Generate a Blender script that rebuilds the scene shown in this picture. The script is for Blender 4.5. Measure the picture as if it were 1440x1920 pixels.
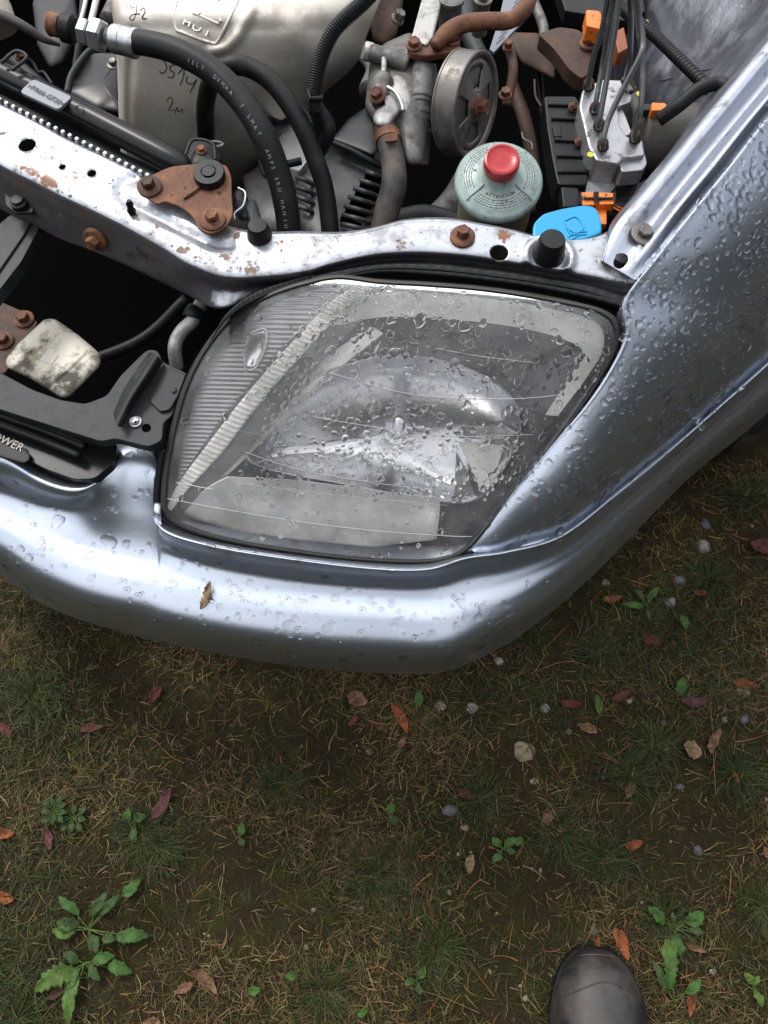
import bpy, bmesh, math, random
import numpy as np
from mathutils import Vector, Matrix
R = math.radians
random.seed(7); rng = np.random.default_rng(7)
S = bpy.context.scene
for o in list(bpy.data.objects): bpy.data.objects.remove(o)
COL = S.collection
# ---------------------------------------------------------------- camera
H = 1.30; TH = R(22); F = 1507.0
cam = bpy.data.cameras.new('camera'); co = bpy.data.objects.new('camera', cam); COL.objects.link(co)
co.location = (0, 0, H); co.rotation_euler = (TH, 0, 0)
cam.sensor_fit = 'VERTICAL'; cam.sensor_height = 24; cam.lens = F/1920*24; cam.clip_start = .01; cam.clip_end = 900
S.camera = co
# ---------------------------------------------------------------- sky and sun
SUN_EL, SUN_AZ = R(50), R(-38)
W = bpy.data.worlds.new('World'); S.world = W; W.use_nodes = True
nt = W.node_tree; nt.nodes.clear()
def N(t, typ, **kw):
    n = t.nodes.new(typ)
    for k, v in kw.items(): setattr(n, k, v)
    return n
wo = N(nt, 'ShaderNodeOutputWorld'); bg = N(nt, 'ShaderNodeBackground'); bg.inputs['Strength'].default_value = .085
sky = N(nt, 'ShaderNodeTexSky', sky_type='NISHITA', sun_disc=False, sun_elevation=SUN_EL, sun_rotation=SUN_AZ)
tc = N(nt, 'ShaderNodeTexCoord'); mp = N(nt, 'ShaderNodeMapping'); mp.inputs['Scale'].default_value = (1, 1, 1.7)
cn = N(nt, 'ShaderNodeTexNoise'); cn.inputs['Scale'].default_value = 1.7; cn.inputs['Detail'].default_value = 7; cn.inputs['Roughness'].default_value = .5
cr = N(nt, 'ShaderNodeValToRGB'); cr.color_ramp.elements[0].position = .32; cr.color_ramp.elements[1].position = .52
mx = N(nt, 'ShaderNodeMixRGB'); mx.inputs[2].default_value = (10.5, 10.6, 11.0, 1)
L = nt.links.new
L(tc.outputs['Generated'], mp.inputs[0]); L(mp.outputs[0], cn.inputs['Vector']); L(cn.outputs['Fac'], cr.inputs[0])
# clouds grow brighter towards the veiled sun
dp = N(nt, 'ShaderNodeVectorMath', operation='DOT_PRODUCT'); dp.inputs[1].default_value = (math.sin(SUN_AZ)*math.cos(SUN_EL), math.cos(SUN_AZ)*math.cos(SUN_EL), math.sin(SUN_EL))
nm = N(nt, 'ShaderNodeVectorMath', operation='NORMALIZE'); L(tc.outputs['Generated'], nm.inputs[0]); L(nm.outputs[0], dp.inputs[0])
mr = N(nt, 'ShaderNodeMapRange'); mr.inputs[1].default_value = .2; mr.inputs[2].default_value = 1; mr.inputs[3].default_value = .95; mr.inputs[4].default_value = 2.3; mr.interpolation_type = 'SMOOTHSTEP'; L(dp.outputs['Value'], mr.inputs[0])
vm = N(nt, 'ShaderNodeVectorMath', operation='SCALE'); vm.inputs[0].default_value = (10.5, 10.6, 11.0); L(mr.outputs[0], vm.inputs['Scale']); L(vm.outputs[0], mx.inputs[2])
L(cr.outputs[0], mx.inputs[0]); L(sky.outputs[0], mx.inputs[1]); L(mx.outputs[0], bg.inputs[0]); L(bg.outputs[0], wo.inputs[0])
sl = bpy.data.lights.new('sun', 'SUN'); sl.energy = 1.5; sl.angle = R(14); sl.color = (1, .96, .9)
so = bpy.data.objects.new('sun', sl); COL.objects.link(so)
sd = Vector((math.sin(SUN_AZ)*math.cos(SUN_EL), math.cos(SUN_AZ)*math.cos(SUN_EL), math.sin(SUN_EL)))
so.rotation_euler = (-sd).to_track_quat('-Z', 'Y').to_euler(); so.location = sd*5
S.view_settings.view_transform = 'Standard'; S.view_settings.look = 'None'; S.view_settings.exposure = 0.56; S.view_settings.gamma = 1
S.view_settings.use_curve_mapping = False
S.render.engine = 'CYCLES'; S.cycles.use_denoising = True; S.cycles.max_bounces = 10; S.cycles.transparent_max_bounces = 16
S.cycles.sample_clamp_indirect = 6; S.cycles.caustics_reflective = False

# ---------------------------------------------------------------- helpers
ct, st = math.cos(TH), math.sin(TH)
def Pv(a):                                   # (...,3) array of photo x, photo y, world height -> world points
    a = np.asarray(a, float); cx = (a[..., 0]-720)/F; cy = (960-a[..., 1])/F
    dy = cy*ct+st; dz = cy*st-ct; t = (H-a[..., 2])/(-dz)
    return np.stack([cx*t, dy*t, a[..., 2]], -1)
def P(x, y, z): return Vector(Pv([x, y, z]))
def mpp(x, y, z):                            # metres per photo pixel at that point
    cy = (960-y)/F; return (H-z)/(ct-cy*st)/F
def cv(x, y, z): return Vector((x, y*ct-z*st*1.0, y*st+z*ct)).normalized()   # camera-frame direction to world
def crom(p, n, closed=False):
    p = np.asarray(p, float); m = len(p)
    if closed: t = np.arange(n)*m/n
    else: t = np.linspace(0, m-1, n)
    i = np.floor(t).astype(int)
    if not closed: i = np.minimum(i, m-2)
    f = (t-i).reshape((-1,)+(1,)*(p.ndim-1))
    if closed: g = lambda k: p[(i+k) % m]
    else:
        e = np.concatenate([[2*p[0]-p[1]], p, [2*p[-1]-p[-2]]]); g = lambda k: e[i+k+1]
    a, b, c, d = g(-1), g(0), g(1), g(2)
    return .5*((2*b)+(-a+c)*f+(2*a-5*b+4*c-d)*f*f+(-a+3*b-3*c+d)*f**3)
WL = {}
def tag(o, label=None, cat=None, group=None, kind=None):
    if label: o['label'] = label
    if cat: o['category'] = cat
    if group: o['group'] = group
    if kind: o['kind'] = kind
    return o
def empty(name, loc, parent=None):
    o = bpy.data.objects.new(name, None); COL.objects.link(o); o.empty_display_size = .05
    WL[o] = np.array(loc, float)
    if parent: o.parent = parent; o.location = WL[o]-WL[parent]
    else: o.location = loc
    return o
def obj(name, V, Fs, m, parent=None, smooth=True, org=None, solid=0, bevel=0, sharp=None):
    V = np.asarray(V, float).reshape(-1, 3)
    c = (V.min(0)+V.max(0))/2 if org is None else np.array(org, float)
    me = bpy.data.meshes.new(name); me.from_pydata((V-c).tolist(), [], [tuple(map(int, f)) for f in Fs]); me.update()
    if smooth: me.polygons.foreach_set('use_smooth', [True]*len(me.polygons))
    for mm in (m if isinstance(m, (list, tuple)) else [m]): me.materials.append(mm)
    o = bpy.data.objects.new(name, me); COL.objects.link(o); WL[o] = c
    if parent: o.parent = parent; o.location = c-WL[parent]
    else: o.location = c
    if solid: k = o.modifiers.new('s', 'SOLIDIFY'); k.thickness = solid; k.offset = -1
    if bevel: k = o.modifiers.new('b', 'BEVEL'); k.width = bevel; k.segments = 2; k.limit_method = 'ANGLE'; k.angle_limit = R(35)
    if sharp: me.set_sharp_from_angle(angle=R(sharp))
    return o
def inst(name, me, parent, loc, rot=None, scale=None):
    o = bpy.data.objects.new(name, me); COL.objects.link(o); WL[o] = np.array(loc, float); o.parent = parent
    o.location = WL[o]-(WL[parent] if parent else 0)
    if rot is not None: o.rotation_mode = 'QUATERNION'; o.rotation_quaternion = rot
    if scale is not None: o.scale = scale
    return o
class MB:
    def __init__(s): s.V = []; s.F = []; s.n = 0
    def add(s, V, Fs):
        V = np.asarray(V, float).reshape(-1, 3); s.V.append(V); s.F += [tuple(int(i)+s.n for i in f) for f in Fs]; s.n += len(V); return s
    def build(s, name, m, parent=None, **k): return obj(name, np.concatenate(s.V), s.F, m, parent, **k)
def gridF(a, b, wa=False, wb=False):
    F_ = []
    for i in range(a if wa else a-1):
        for j in range(b if wb else b-1):
            i2, j2 = (i+1) % a, (j+1) % b
            F_.append((i*b+j, i*b+j2, i2*b+j2, i2*b+j))
    return F_
def frame(d):
    d = Vector(d).normalized(); u = d.cross(Vector((0, 0, 1)))
    if u.length < 1e-3: u = Vector((1, 0, 0))
    u.normalize(); return u, d.cross(u).normalized(), d
def tubeG(pts, r, seg=14, n=None, prof=None):       # world pts
    pts = np.asarray([tuple(p) for p in pts], float); n = n or max(2, (len(pts)-1)*10)
    q = crom(pts, n) if len(pts) > 2 else np.linspace(pts[0], pts[1], n)
    rr = crom(np.asarray(r, float).reshape(-1, 1), n)[:, 0] if hasattr(r, '__len__') and len(r) > 2 else (np.linspace(r[0], r[1], n) if hasattr(r, '__len__') else np.full(n, r))
    if prof is not None: rr = rr*prof(np.linspace(0, 1, n))
    T = np.gradient(q, axis=0); T /= np.linalg.norm(T, axis=1)[:, None]+1e-12
    u, v, _ = frame(T[0]); u = np.array(u); V = []
    for i in range(n):
        u = u-T[i]*u.dot(T[i]); u /= np.linalg.norm(u); w = np.cross(T[i], u)
        a = np.arange(seg)*2*math.pi/seg
        V.append(q[i]+rr[i]*(np.cos(a)[:, None]*u+np.sin(a)[:, None]*w))
    V = np.concatenate(V); Fs = gridF(n, seg, wb=True)
    Fs += [tuple(range(seg))[::-1], tuple(range((n-1)*seg, n*seg))]
    return V, Fs
def tube(name, pts, r, m, parent=None, **k):
    b = k.pop('bevel', 0); V, Fs = tubeG(pts, r, **k); return obj(name, V, Fs, m, parent, bevel=b)
def PP(*a): return [P(*p) for p in a]
def latheG(c, ax, prof, seg=32, wob=None):          # prof: (radius, height along axis)
    u, v, d = [np.array(k) for k in frame(ax)]; c = np.array(c); a = np.arange(seg)*2*math.pi/seg; V = []
    for r, h in prof: V.append(c+d*h+r*(np.cos(a)[:, None]*u+np.sin(a)[:, None]*v))
    V = np.concatenate(V); Fs = gridF(len(prof), seg, wb=True)
    Fs += [tuple(range(seg))[::-1], tuple(range((len(prof)-1)*seg, len(prof)*seg))]
    return V, Fs
def lathe(name, c, ax, prof, m, parent=None, seg=32, **k):
    V, Fs = latheG(c, ax, prof, seg); k.setdefault('sharp', 40); return obj(name, V, Fs, m, parent, **k)
def prismG(poly, z, h, rnd=0):                      # photo outline at height z, extruded h downwards
    q = Pv([(x, y, z) for x, y in poly]) if not hasattr(z, '__len__') else Pv([(x, y, zz) for (x, y), zz in zip(poly, z)])
    n = len(q); V = np.concatenate([q, q-np.array([0, 0, h])])
    Fs = [tuple(range(n)), tuple(range(n, 2*n))[::-1]]+[(i, (i+n), (i+1) % n+n, (i+1) % n) for i in range(n)]
    return V, Fs
def prism(name, poly, z, h, m, parent=None, bevel=.0012, **k):
    V, Fs = prismG(poly, z, h); return obj(name, V, Fs, m, parent, smooth=k.pop('smooth', False), bevel=bevel, **k)
def loft(ctrl, ns, nk):
    g = crom(np.asarray(ctrl, float), ns); g = np.swapaxes(crom(np.swapaxes(g, 0, 1), nk), 0, 1)
    return g
def lines(ls, n):                                   # several polylines -> stations by (arc-free) resampling each to n
    return np.stack([crom(np.array(l, float), n) for l in ls], 1)
def arcres(l, n):
    l = crom(np.array(l, float), 400); d = np.r_[0, np.cumsum(np.linalg.norm(np.diff(l[:, :2], axis=0), axis=1))]; t = np.linspace(0, d[-1], n)
    return np.stack([np.interp(t, d, l[:, k]) for k in range(l.shape[1])], -1)
def sheet(name, G, m, parent=None, holes=(), solid=0, **k):   # G world grid (a,b,3); holes: (x,y,z,r) punched round
    a, b = G.shape[:2]; V = G.reshape(-1, 3).copy(); Fs = gridF(a, b)
    for hx in holes:
        c = np.array(hx[:3]); r = hx[3]; keep = []; rim = set()
        for f in Fs:
            if np.linalg.norm(V[list(f)].mean(0)-c) < r: rim.update(f)
            else: keep.append(f)
        Fs = keep; used = set(i for f in keep for i in f)
        for i in rim & used:
            d = V[i]-c; l = np.linalg.norm(d); V[i] = c+d/max(l, 1e-6)*r
    return obj(name, V, Fs, m, parent, solid=solid, **k)
def starG(outl, zf, c, rings, zr=None):             # outline px (closed), rings: list of (scale, dz); zf(px,py)->z
    o = np.array(outl, float); V = []; n = len(o)
    for s_, dz in rings:
        q = np.array(c)+(o-np.array(c))*s_; z = np.array([zf(*p) for p in q])+dz
        V.append(Pv(np.c_[q, z]))
    Fs = gridF(len(rings), n, wb=True)
    V.append(V[-1].mean(0)[None]); k = n*(len(rings)-1); e = n*len(rings)
    Fs += [(k+i, k+(i+1) % n, e) for i in range(n)]
    return np.concatenate(V), Fs
def clean(poly, n): return arcres(list(poly)+[poly[0]], n+1)[:-1]
def rpoly(poly, r=10, seg=4):                       # round corners of a px polygon
    out = []; m = len(poly)
    for i in range(m):
        p = np.array(poly[i], float)[:2]; a = np.array(poly[i-1], float)[:2]-p; b = np.array(poly[(i+1) % m], float)[:2]-p
        la, lb = np.linalg.norm(a), np.linalg.norm(b); rr = min(r, la*.45, lb*.45); A = p+a/la*rr; B = p+b/lb*rr
        for t in np.linspace(0, 1, seg): out.append(tuple((1-t)**2*A+2*t*(1-t)*p+t*t*B))
    return out
def boltG(c, ax, r, h, flange=1.5, hexn=6):
    u, v, d = [np.array(k) for k in frame(ax)]; c = np.array(c); V = []; Fs = []
    Va, Fa = latheG(c, ax, [(r*flange, 0), (r*flange, h*.22), (r*flange*.85, h*.32), (r*.9, h*.34)], 20)
    a = np.arange(hexn)*2*math.pi/hexn+.3; ring = np.cos(a)[:, None]*u+np.sin(a)[:, None]*v
    Vb = np.concatenate([c+ring*r+d*h*.3, c+ring*r+d*h*.9, c+ring*r*.86+d*h, c+ring*r*.5+d*h*.96]); Fb = gridF(4, hexn, wb=True)+[tuple(range(3*hexn, 4*hexn))]
    return np.concatenate([Va, Vb]), Fa+[tuple(i+len(Va) for i in f) for f in Fb]
def bolt(name, c, ax, r, h, m, parent, flange=1.5):
    V, Fs = boltG(c, ax, r, h, flange); return obj(name, V, Fs, m, parent, sharp=30)
def boxG(c, ux, uy, uz, sx, sy, sz):
    ux, uy, uz = [np.array(Vector(k).normalized()) for k in (ux, uy, uz)]; c = np.array(c)
    V = [c+ux*sx*a/2+uy*sy*b/2+uz*sz*e/2 for a in (-1, 1) for b in (-1, 1) for e in (-1, 1)]
    return np.array(V), [(0, 1, 3, 2), (4, 6, 7, 5), (0, 4, 5, 1), (2, 3, 7, 6), (0, 2, 6, 4), (1, 5, 7, 3)]
def text(name, s, pos, dirv, nrm, size, m, parent, ext=.0001, align='CENTER'):
    cu = bpy.data.curves.new('t', 'FONT'); cu.body = s; cu.size = size; cu.extrude = ext; cu.align_x = align; cu.align_y = 'CENTER'; cu.resolution_u = 3
    to = bpy.data.objects.new('t', cu); COL.objects.link(to); dg = bpy.context.evaluated_depsgraph_get(); dg.update()
    me = bpy.data.meshes.new_from_object(to.evaluated_get(dg)); bpy.data.objects.remove(to)
    x = Vector(dirv).normalized(); z = Vector(nrm).normalized(); y = z.cross(x).normalized(); z = x.cross(y)
    V = np.array([tuple(Vector(pos)+x*v.co.x+y*v.co.y+z*v.co.z) for v in me.vertices]); Fs = [tuple(p.vertices) for p in me.polygons]
    bpy.data.meshes.remove(me)
    if name is None: return V, Fs
    return obj(name, V, Fs, m, parent, smooth=False)
# ---------------------------------------------------------------- materials
def hexc(h): 
    c = [int(h[i:i+2], 16)/255 for i in (0, 2, 4)]; return tuple((k/12.92 if k <= .04045 else ((k+.055)/1.055)**2.4) for k in c)
def mat(name, col, rough=.5, metal=0, coat=0, coat_r=.05, layers=(), bumps=(), spec=.5, rvar=0):
    m = bpy.data.materials.new(name); m.use_nodes = True; t = m.node_tree; b = t.nodes['Principled BSDF']
    b.inputs['Roughness'].default_value = rough; b.inputs['Metallic'].default_value = metal; b.inputs['Coat Weight'].default_value = coat
    b.inputs['Coat Roughness'].default_value = coat_r; b.inputs['Specular IOR Level'].default_value = spec
    b.inputs['Base Color'].default_value = (*col, 1)
    tcn = N(t, 'ShaderNodeTexCoord'); geo = N(t, 'ShaderNodeNewGeometry'); src = geo.outputs['Position']
    cur = None; rc = None; mc = None
    for ly in layers:                # (color, scale, lo, hi, rough, metal, detail)
        c2, sc, lo, hi = ly[:4]; r2 = ly[4] if len(ly) > 4 else rough; m2 = ly[5] if len(ly) > 5 else metal
        n = N(t, 'ShaderNodeTexNoise'); n.inputs['Scale'].default_value = sc; n.inputs['Detail'].default_value = 8; n.inputs['Roughness'].default_value = .68
        t.links.new(src, n.inputs['Vector'])
        r = N(t, 'ShaderNodeMapRange'); r.inputs[1].default_value = lo; r.inputs[2].default_value = hi; t.links.new(n.outputs['Fac'], r.inputs[0]); fac = r.outputs[0]
        x = N(t, 'ShaderNodeMixRGB'); t.links.new(fac, x.inputs[0]); x.inputs[1].default_value = (*col, 1); x.inputs[2].default_value = (*c2, 1)
        if cur: t.links.new(cur, x.inputs[1])
        cur = x.outputs[0]
        for attr, base, new in (('r', rough, r2), ('m', metal, m2)):
            prev = rc if attr == 'r' else mc
            if new != base or prev:
                k = N(t, 'ShaderNodeMix'); t.links.new(fac, k.inputs[0]); k.inputs[2].default_value = base; k.inputs[3].default_value = new
                if prev: t.links.new(prev, k.inputs[2])
                if attr == 'r': rc = k.outputs[0]
                else: mc = k.outputs[0]
    if cur: t.links.new(cur, b.inputs['Base Color'])
    if rc: t.links.new(rc, b.inputs['Roughness'])
    if mc: t.links.new(mc, b.inputs['Metallic'])
    prev = None
    for sc, dist in bumps:
        n = N(t, 'ShaderNodeTexNoise'); n.inputs['Scale'].default_value = sc; n.inputs['Detail'].default_value = 5; t.links.new(src, n.inputs['Vector'])
        bp = N(t, 'ShaderNodeBump'); bp.inputs['Distance'].default_value = dist; bp.inputs['Strength'].default_value = 1; t.links.new(n.outputs['Fac'], bp.inputs['Height'])
        if prev: t.links.new(prev, bp.inputs['Normal'])
        prev = bp.outputs[0]
    if prev: t.links.new(prev, b.inputs['Normal'])
    return m
rust1, rust2, rust3 = (.10, .036, .017), (.20, .09, .042), (.03, .016, .011)
M = {}
M['paint'] = mat('silver_blue_paint', (.43, .475, .54), .34, .92, .25, .07, bumps=((900, .00003), (25, .0004)))
M['rail'] = mat('rail_paint', (.38, .395, .43), .36, .75, .4, .15, layers=(((.26, .26, .28), 45, .50, .62, .6, .3), ((.10, .085, .07), 150, .60, .65, .8, 0), ((.17, .07, .028), 26, .61, .65, .85, 0), ((.05, .035, .025), 90, .625, .66, .85, 0), ((.6, .6, .62), 700, .68, .74, .5, 0)), bumps=((60, .0006), (500, .00008)))
M['rust'] = mat('rusty_steel', rust1, .7, .1, layers=((rust2, 55, .48, .62, .85, 0), (rust3, 110, .56, .66, .9, 0), ((.32, .25, .17), 75, .66, .72, .8, 0)), bumps=((220, .0006), (900, .0002)))
M['railface'] = mat('shaded_grimy_rail_face', (.10, .10, .115), .45, .5, layers=(((.07, .045, .03), 35, .50, .62, .85, 0), ((.22, .15, .05), 22, .66, .72, .8, 0), ((.02, .016, .013), 60, .55, .66, .9, 0)), bumps=((200, .0003),))  # real grime and rust; base also darkened for the shade on this face
M['rustdark'] = mat('dark_rusty_steel', (.05, .028, .018), .7, .2, layers=((rust1, 60, .5, .68), ((.02, .016, .014), 40, .55, .7)), bumps=((200, .0005),))
M['flange'] = mat('flange_paint', (.33, .355, .41), .34, .85, .3, .1, layers=(((.18, .18, .19), 50, .55, .68, .6, .4),), bumps=((70, .0004),))
M['black'] = mat('black_plastic', (.006, .0065, .008), .45, 0, spec=.25, layers=(((.03, .03, .03), 90, .58, .8, .7),), bumps=((600, .0001),))
M['blackgloss'] = mat('black_gloss', (.006, .006, .007), .3, 0, spec=.25, layers=(((.05, .05, .052), 50, .6, .8, .45),))
M['greyplastic'] = mat('grey_plastic', (.016, .017, .020), .5, 0, spec=.28, layers=(((.045, .045, .047), 60, .52, .75, .7),), bumps=((900, .0001), (70, .0003)))
M['rubber'] = mat('rubber', (.006, .006, .0065), .5, 0, spec=.22, layers=(((.028, .026, .024), 60, .52, .78, .65), ((.07, .06, .045), 35, .70, .78, .8)), bumps=((700, .00008), (60, .0003)))
M['dirtrubber'] = mat('dirty_rubber', (.018, .017, .016), .6, 0, layers=(((.09, .072, .058), 30, .45, .7, .8),), bumps=((300, .0002),))
M['void'] = mat('deep_shade_black', (.002, .002, .002), 1, spec=0)  # near-black colour standing in for deep shade in the bay, gaps and slots
M['alu'] = mat('cast_aluminium', (.34, .33, .31), .5, .55, layers=(((.10, .09, .08), 50, .5, .75, .8, .1), ((.5, .5, .5), 110, .62, .78, .45, .6), ((.16, .10, .06), 45, .64, .72, .85, 0)), bumps=((350, .0004), (60, .0008)))
M['aludark'] = mat('grimy_aluminium', (.125, .12, .112), .55, .4, layers=(((.045, .04, .036), 60, .48, .66, .85, 0), ((.3, .3, .3), 150, .64, .74, .45, .5)), bumps=((300, .0005), (60, .0008)))
M['shield'] = mat('heat_shield', (.60, .56, .49), .46, .45, layers=(((.38, .33, .27), 22, .5, .72, .65, .2), ((.12, .09, .07), 420, .66, .70, .8, 0), ((.75, .74, .72), 90, .6, .75, .45, .4)), bumps=((350, .0002), (12, .003)))
M['zinc'] = mat('zinc', (.42, .43, .44), .36, .9, layers=(((.12, .11, .10), 180, .60, .68, .7, .2),), bumps=((500, .0001),))
M['steel'] = mat('worn_steel', (.135, .125, .115), .42, .7, layers=(((.12, .10, .08), 60, .5, .7, .8, 0),), bumps=((500, .0002),))
M['tin'] = mat('brake_line', (.10, .105, .105), .34, .6, layers=(((.22, .23, .22), 90, .55, .7, .5),))
M['red'] = mat('red_plastic', (.33, .006, .010), .30, 0, layers=(((.12, .01, .012), 110, .62, .74, .6),))
M['capgreen'] = mat('pale_green_plastic', (.24, .31, .29), .36, 0, layers=(((.13, .14, .12), 60, .50, .70, .6), ((.02, .018, .015), 150, .62, .68, .9)))
M['cream'] = mat('yellowed_plastic', (.30, .27, .17), .42, 0, layers=(((.12, .10, .06), 30, .5, .7),))
M['blue'] = mat('blue_plastic', (.0, .24, .46), .36, 0, layers=(((.0, .16, .32), 40, .6, .75), ((.12, .13, .13), 70, .655, .69, .7)))
M['orange'] = mat('orange_plastic', (.75, .17, .015), .4, 0, layers=(((.03, .02, .015), 140, .56, .62, .8),))
M['dirtylid'] = mat('stained_translucent_plastic', (.50, .47, .38), .42, 0, layers=(((.055, .045, .03), 24, .46, .58, .7), ((.26, .22, .13), 45, .55, .7, .6)), bumps=((200, .0002),))
M['sticker'] = mat('grey_sticker', (.15, .165, .19), .45)
M['ink'] = mat('ink', (.02, .02, .02), .7); M['greyprint'] = mat('grey_print', (.20, .20, .20), .7); M['whiteprint'] = mat('white_print', (.6, .6, .6), .6)
M['chrome'] = mat('chrome', (.66, .67, .69), .22, 1, bumps=((30, .0006),))
M['satin'] = mat('satin_silver', (.90, .88, .85), .32, .2, layers=(((.66, .65, .61), 22, .42, .62, .42, .5),), bumps=((60, .0005),))
M['greyhouse'] = mat('grey_housing', (.16, .165, .175), .35, .5)
M['darkhouse'] = mat('dark_housing', (.13, .135, .145), .32, .6, bumps=((50, .001),))
M['altgrey'] = mat('alternator_grey', (.055, .056, .058), .45, .3, layers=(((.10, .10, .10), 50, .5, .72, .6),), bumps=((500, .0002),))
def stains(m, spots, col=(.15, .065, .03)):         # rust that has spread from given spots
    t = m.node_tree; b = t.nodes['Principled BSDF']; g = N(t, 'ShaderNodeNewGeometry'); n = N(t, 'ShaderNodeTexNoise'); n.inputs['Scale'].default_value = 130; n.inputs['Detail'].default_value = 9; n.inputs['Roughness'].default_value = .7
    t.links.new(g.outputs['Position'], n.inputs['Vector']); cur = None
    for p, r in spots:
        d = N(t, 'ShaderNodeVectorMath', operation='DISTANCE'); d.inputs[1].default_value = tuple(p); t.links.new(g.outputs['Position'], d.inputs[0]); k = N(t, 'ShaderNodeMapRange'); k.inputs[1].default_value = 0; k.inputs[2].default_value = r; k.inputs[3].default_value = .16; k.inputs[4].default_value = -.2; t.links.new(d.outputs['Value'], k.inputs[0])
        if cur: x = N(t, 'ShaderNodeMath', operation='MAXIMUM'); t.links.new(cur, x.inputs[0]); t.links.new(k.outputs[0], x.inputs[1]); cur = x.outputs[0]
        else: cur = k.outputs[0]
    s_ = N(t, 'ShaderNodeMath', operation='ADD'); t.links.new(cur, s_.inputs[0]); t.links.new(n.outputs['Fac'], s_.inputs[1]); r_ = N(t, 'ShaderNodeMapRange'); r_.inputs[1].default_value = .55; r_.inputs[2].default_value = .62; t.links.new(s_.outputs[0], r_.inputs[0])
    c2 = N(t, 'ShaderNodeMixRGB'); n2 = N(t, 'ShaderNodeTexNoise'); n2.inputs['Scale'].default_value = 300; t.links.new(g.outputs['Position'], n2.inputs['Vector']); t.links.new(n2.outputs['Fac'], c2.inputs[0]); c2.inputs[1].default_value = (*col, 1); c2.inputs[2].default_value = (.22, .19, .16, 1)
    for sock, val in (('Base Color', None), ('Metallic', 0), ('Roughness', .85), ('Coat Weight', 0)):
        if sock == 'Base Color':
            x = N(t, 'ShaderNodeMixRGB'); old = b.inputs[sock].links[0].from_socket; t.links.new(r_.outputs[0], x.inputs[0]); t.links.new(old, x.inputs[1]); t.links.new(c2.outputs[0], x.inputs[2]); t.links.new(x.outputs[0], b.inputs[sock])
        else:
            x = N(t, 'ShaderNodeMix'); t.links.new(r_.outputs[0], x.inputs[0]); x.inputs[2].default_value = b.inputs[sock].default_value; x.inputs[3].default_value = val
            if b.inputs[sock].links: t.links.new(b.inputs[sock].links[0].from_socket, x.inputs[2])
            t.links.new(x.outputs[0], b.inputs[sock])
stains(M['rail'], [(P(x, y, .70), r) for x, y, r in ((340, 465, .022), (375, 485, .028), (420, 480, .020), (300, 420, .02), (172, 327, .014), (262, 345, .015), (470, 500, .02), (528, 515, .012), (440, 440, .018), (867, 446, .013), (50, 272, .015), (250, 405, .012), (5, 250, .012), (1029, 482, .015))])
stains(M['flange'], [(P(1206, 440, .72), .016), (P(1163, 491, .71), .012)], (.09, .07, .04))
def glassy(name, haze, rough=.02, ior=1.5, tint=(1, 1, 1), bump=(), hz=(.55, .55, .55)):
    m = bpy.data.materials.new(name); m.use_nodes = True; t = m.node_tree; t.nodes.clear()
    o = N(t, 'ShaderNodeOutputMaterial'); tr = N(t, 'ShaderNodeBsdfTransparent'); tr.inputs[0].default_value = (*tint, 1)
    gl = N(t, 'ShaderNodeBsdfGlossy'); gl.inputs['Roughness'].default_value = rough; df = N(t, 'ShaderNodeBsdfDiffuse'); df.inputs[0].default_value = (*hz, 1)
    fr = N(t, 'ShaderNodeFresnel'); fr.inputs[0].default_value = ior; a = N(t, 'ShaderNodeMixShader'); b = N(t, 'ShaderNodeMixShader')
    a.inputs[0].default_value = haze; k = t.links.new
    geo = N(t, 'ShaderNodeNewGeometry')
    if haze > 0:
        n = N(t, 'ShaderNodeTexNoise'); n.inputs['Scale'].default_value = 38; n.inputs['Detail'].default_value = 9; n.inputs['Roughness'].default_value = .7; k(geo.outputs['Position'], n.inputs['Vector'])
        r = N(t, 'ShaderNodeMapRange'); r.inputs[1].default_value = .3; r.inputs[2].default_value = .7; r.inputs[3].default_value = haze*.3; r.inputs[4].default_value = haze*1.7; k(n.outputs['Fac'], r.inputs[0]); k(r.outputs[0], a.inputs[0])
    k(tr.outputs[0], a.inputs[1]); k(df.outputs[0], a.inputs[2]); k(fr.outputs[0], b.inputs[0]); k(a.outputs[0], b.inputs[1]); k(gl.outputs[0], b.inputs[2]); k(b.outputs[0], o.inputs[0])
    prev = None
    for sc, dist in bump:
        n = N(t, 'ShaderNodeTexNoise'); n.inputs['Scale'].default_value = sc; n.inputs['Detail'].default_value = 4; k(geo.outputs['Position'], n.inputs['Vector'])
        bp = N(t, 'ShaderNodeBump'); bp.inputs['Distance'].default_value = dist; k(n.outputs['Fac'], bp.inputs['Height'])
        if prev: k(prev, bp.inputs['Normal'])
        prev = bp.outputs[0]
    if prev: k(prev, gl.inputs['Normal'])
    return m
M['lens'] = glassy('scuffed_clear_plastic', .145, .06, 1.5, (.97, .97, .96), ((30, .00022), (260, .00008)))
M['scratch'] = mat('scratch_white', (.42, .42, .42), .35)
def water(name, rough=0):
    m = bpy.data.materials.new(name); m.use_nodes = True; t = m.node_tree; t.nodes.clear(); o = N(t, 'ShaderNodeOutputMaterial')
    g = N(t, 'ShaderNodeBsdfGlass'); g.inputs['IOR'].default_value = 1.33; g.inputs['Roughness'].default_value = rough
    t.links.new(g.outputs[0], o.inputs[0]); return m
M['water'] = water('water')
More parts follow.
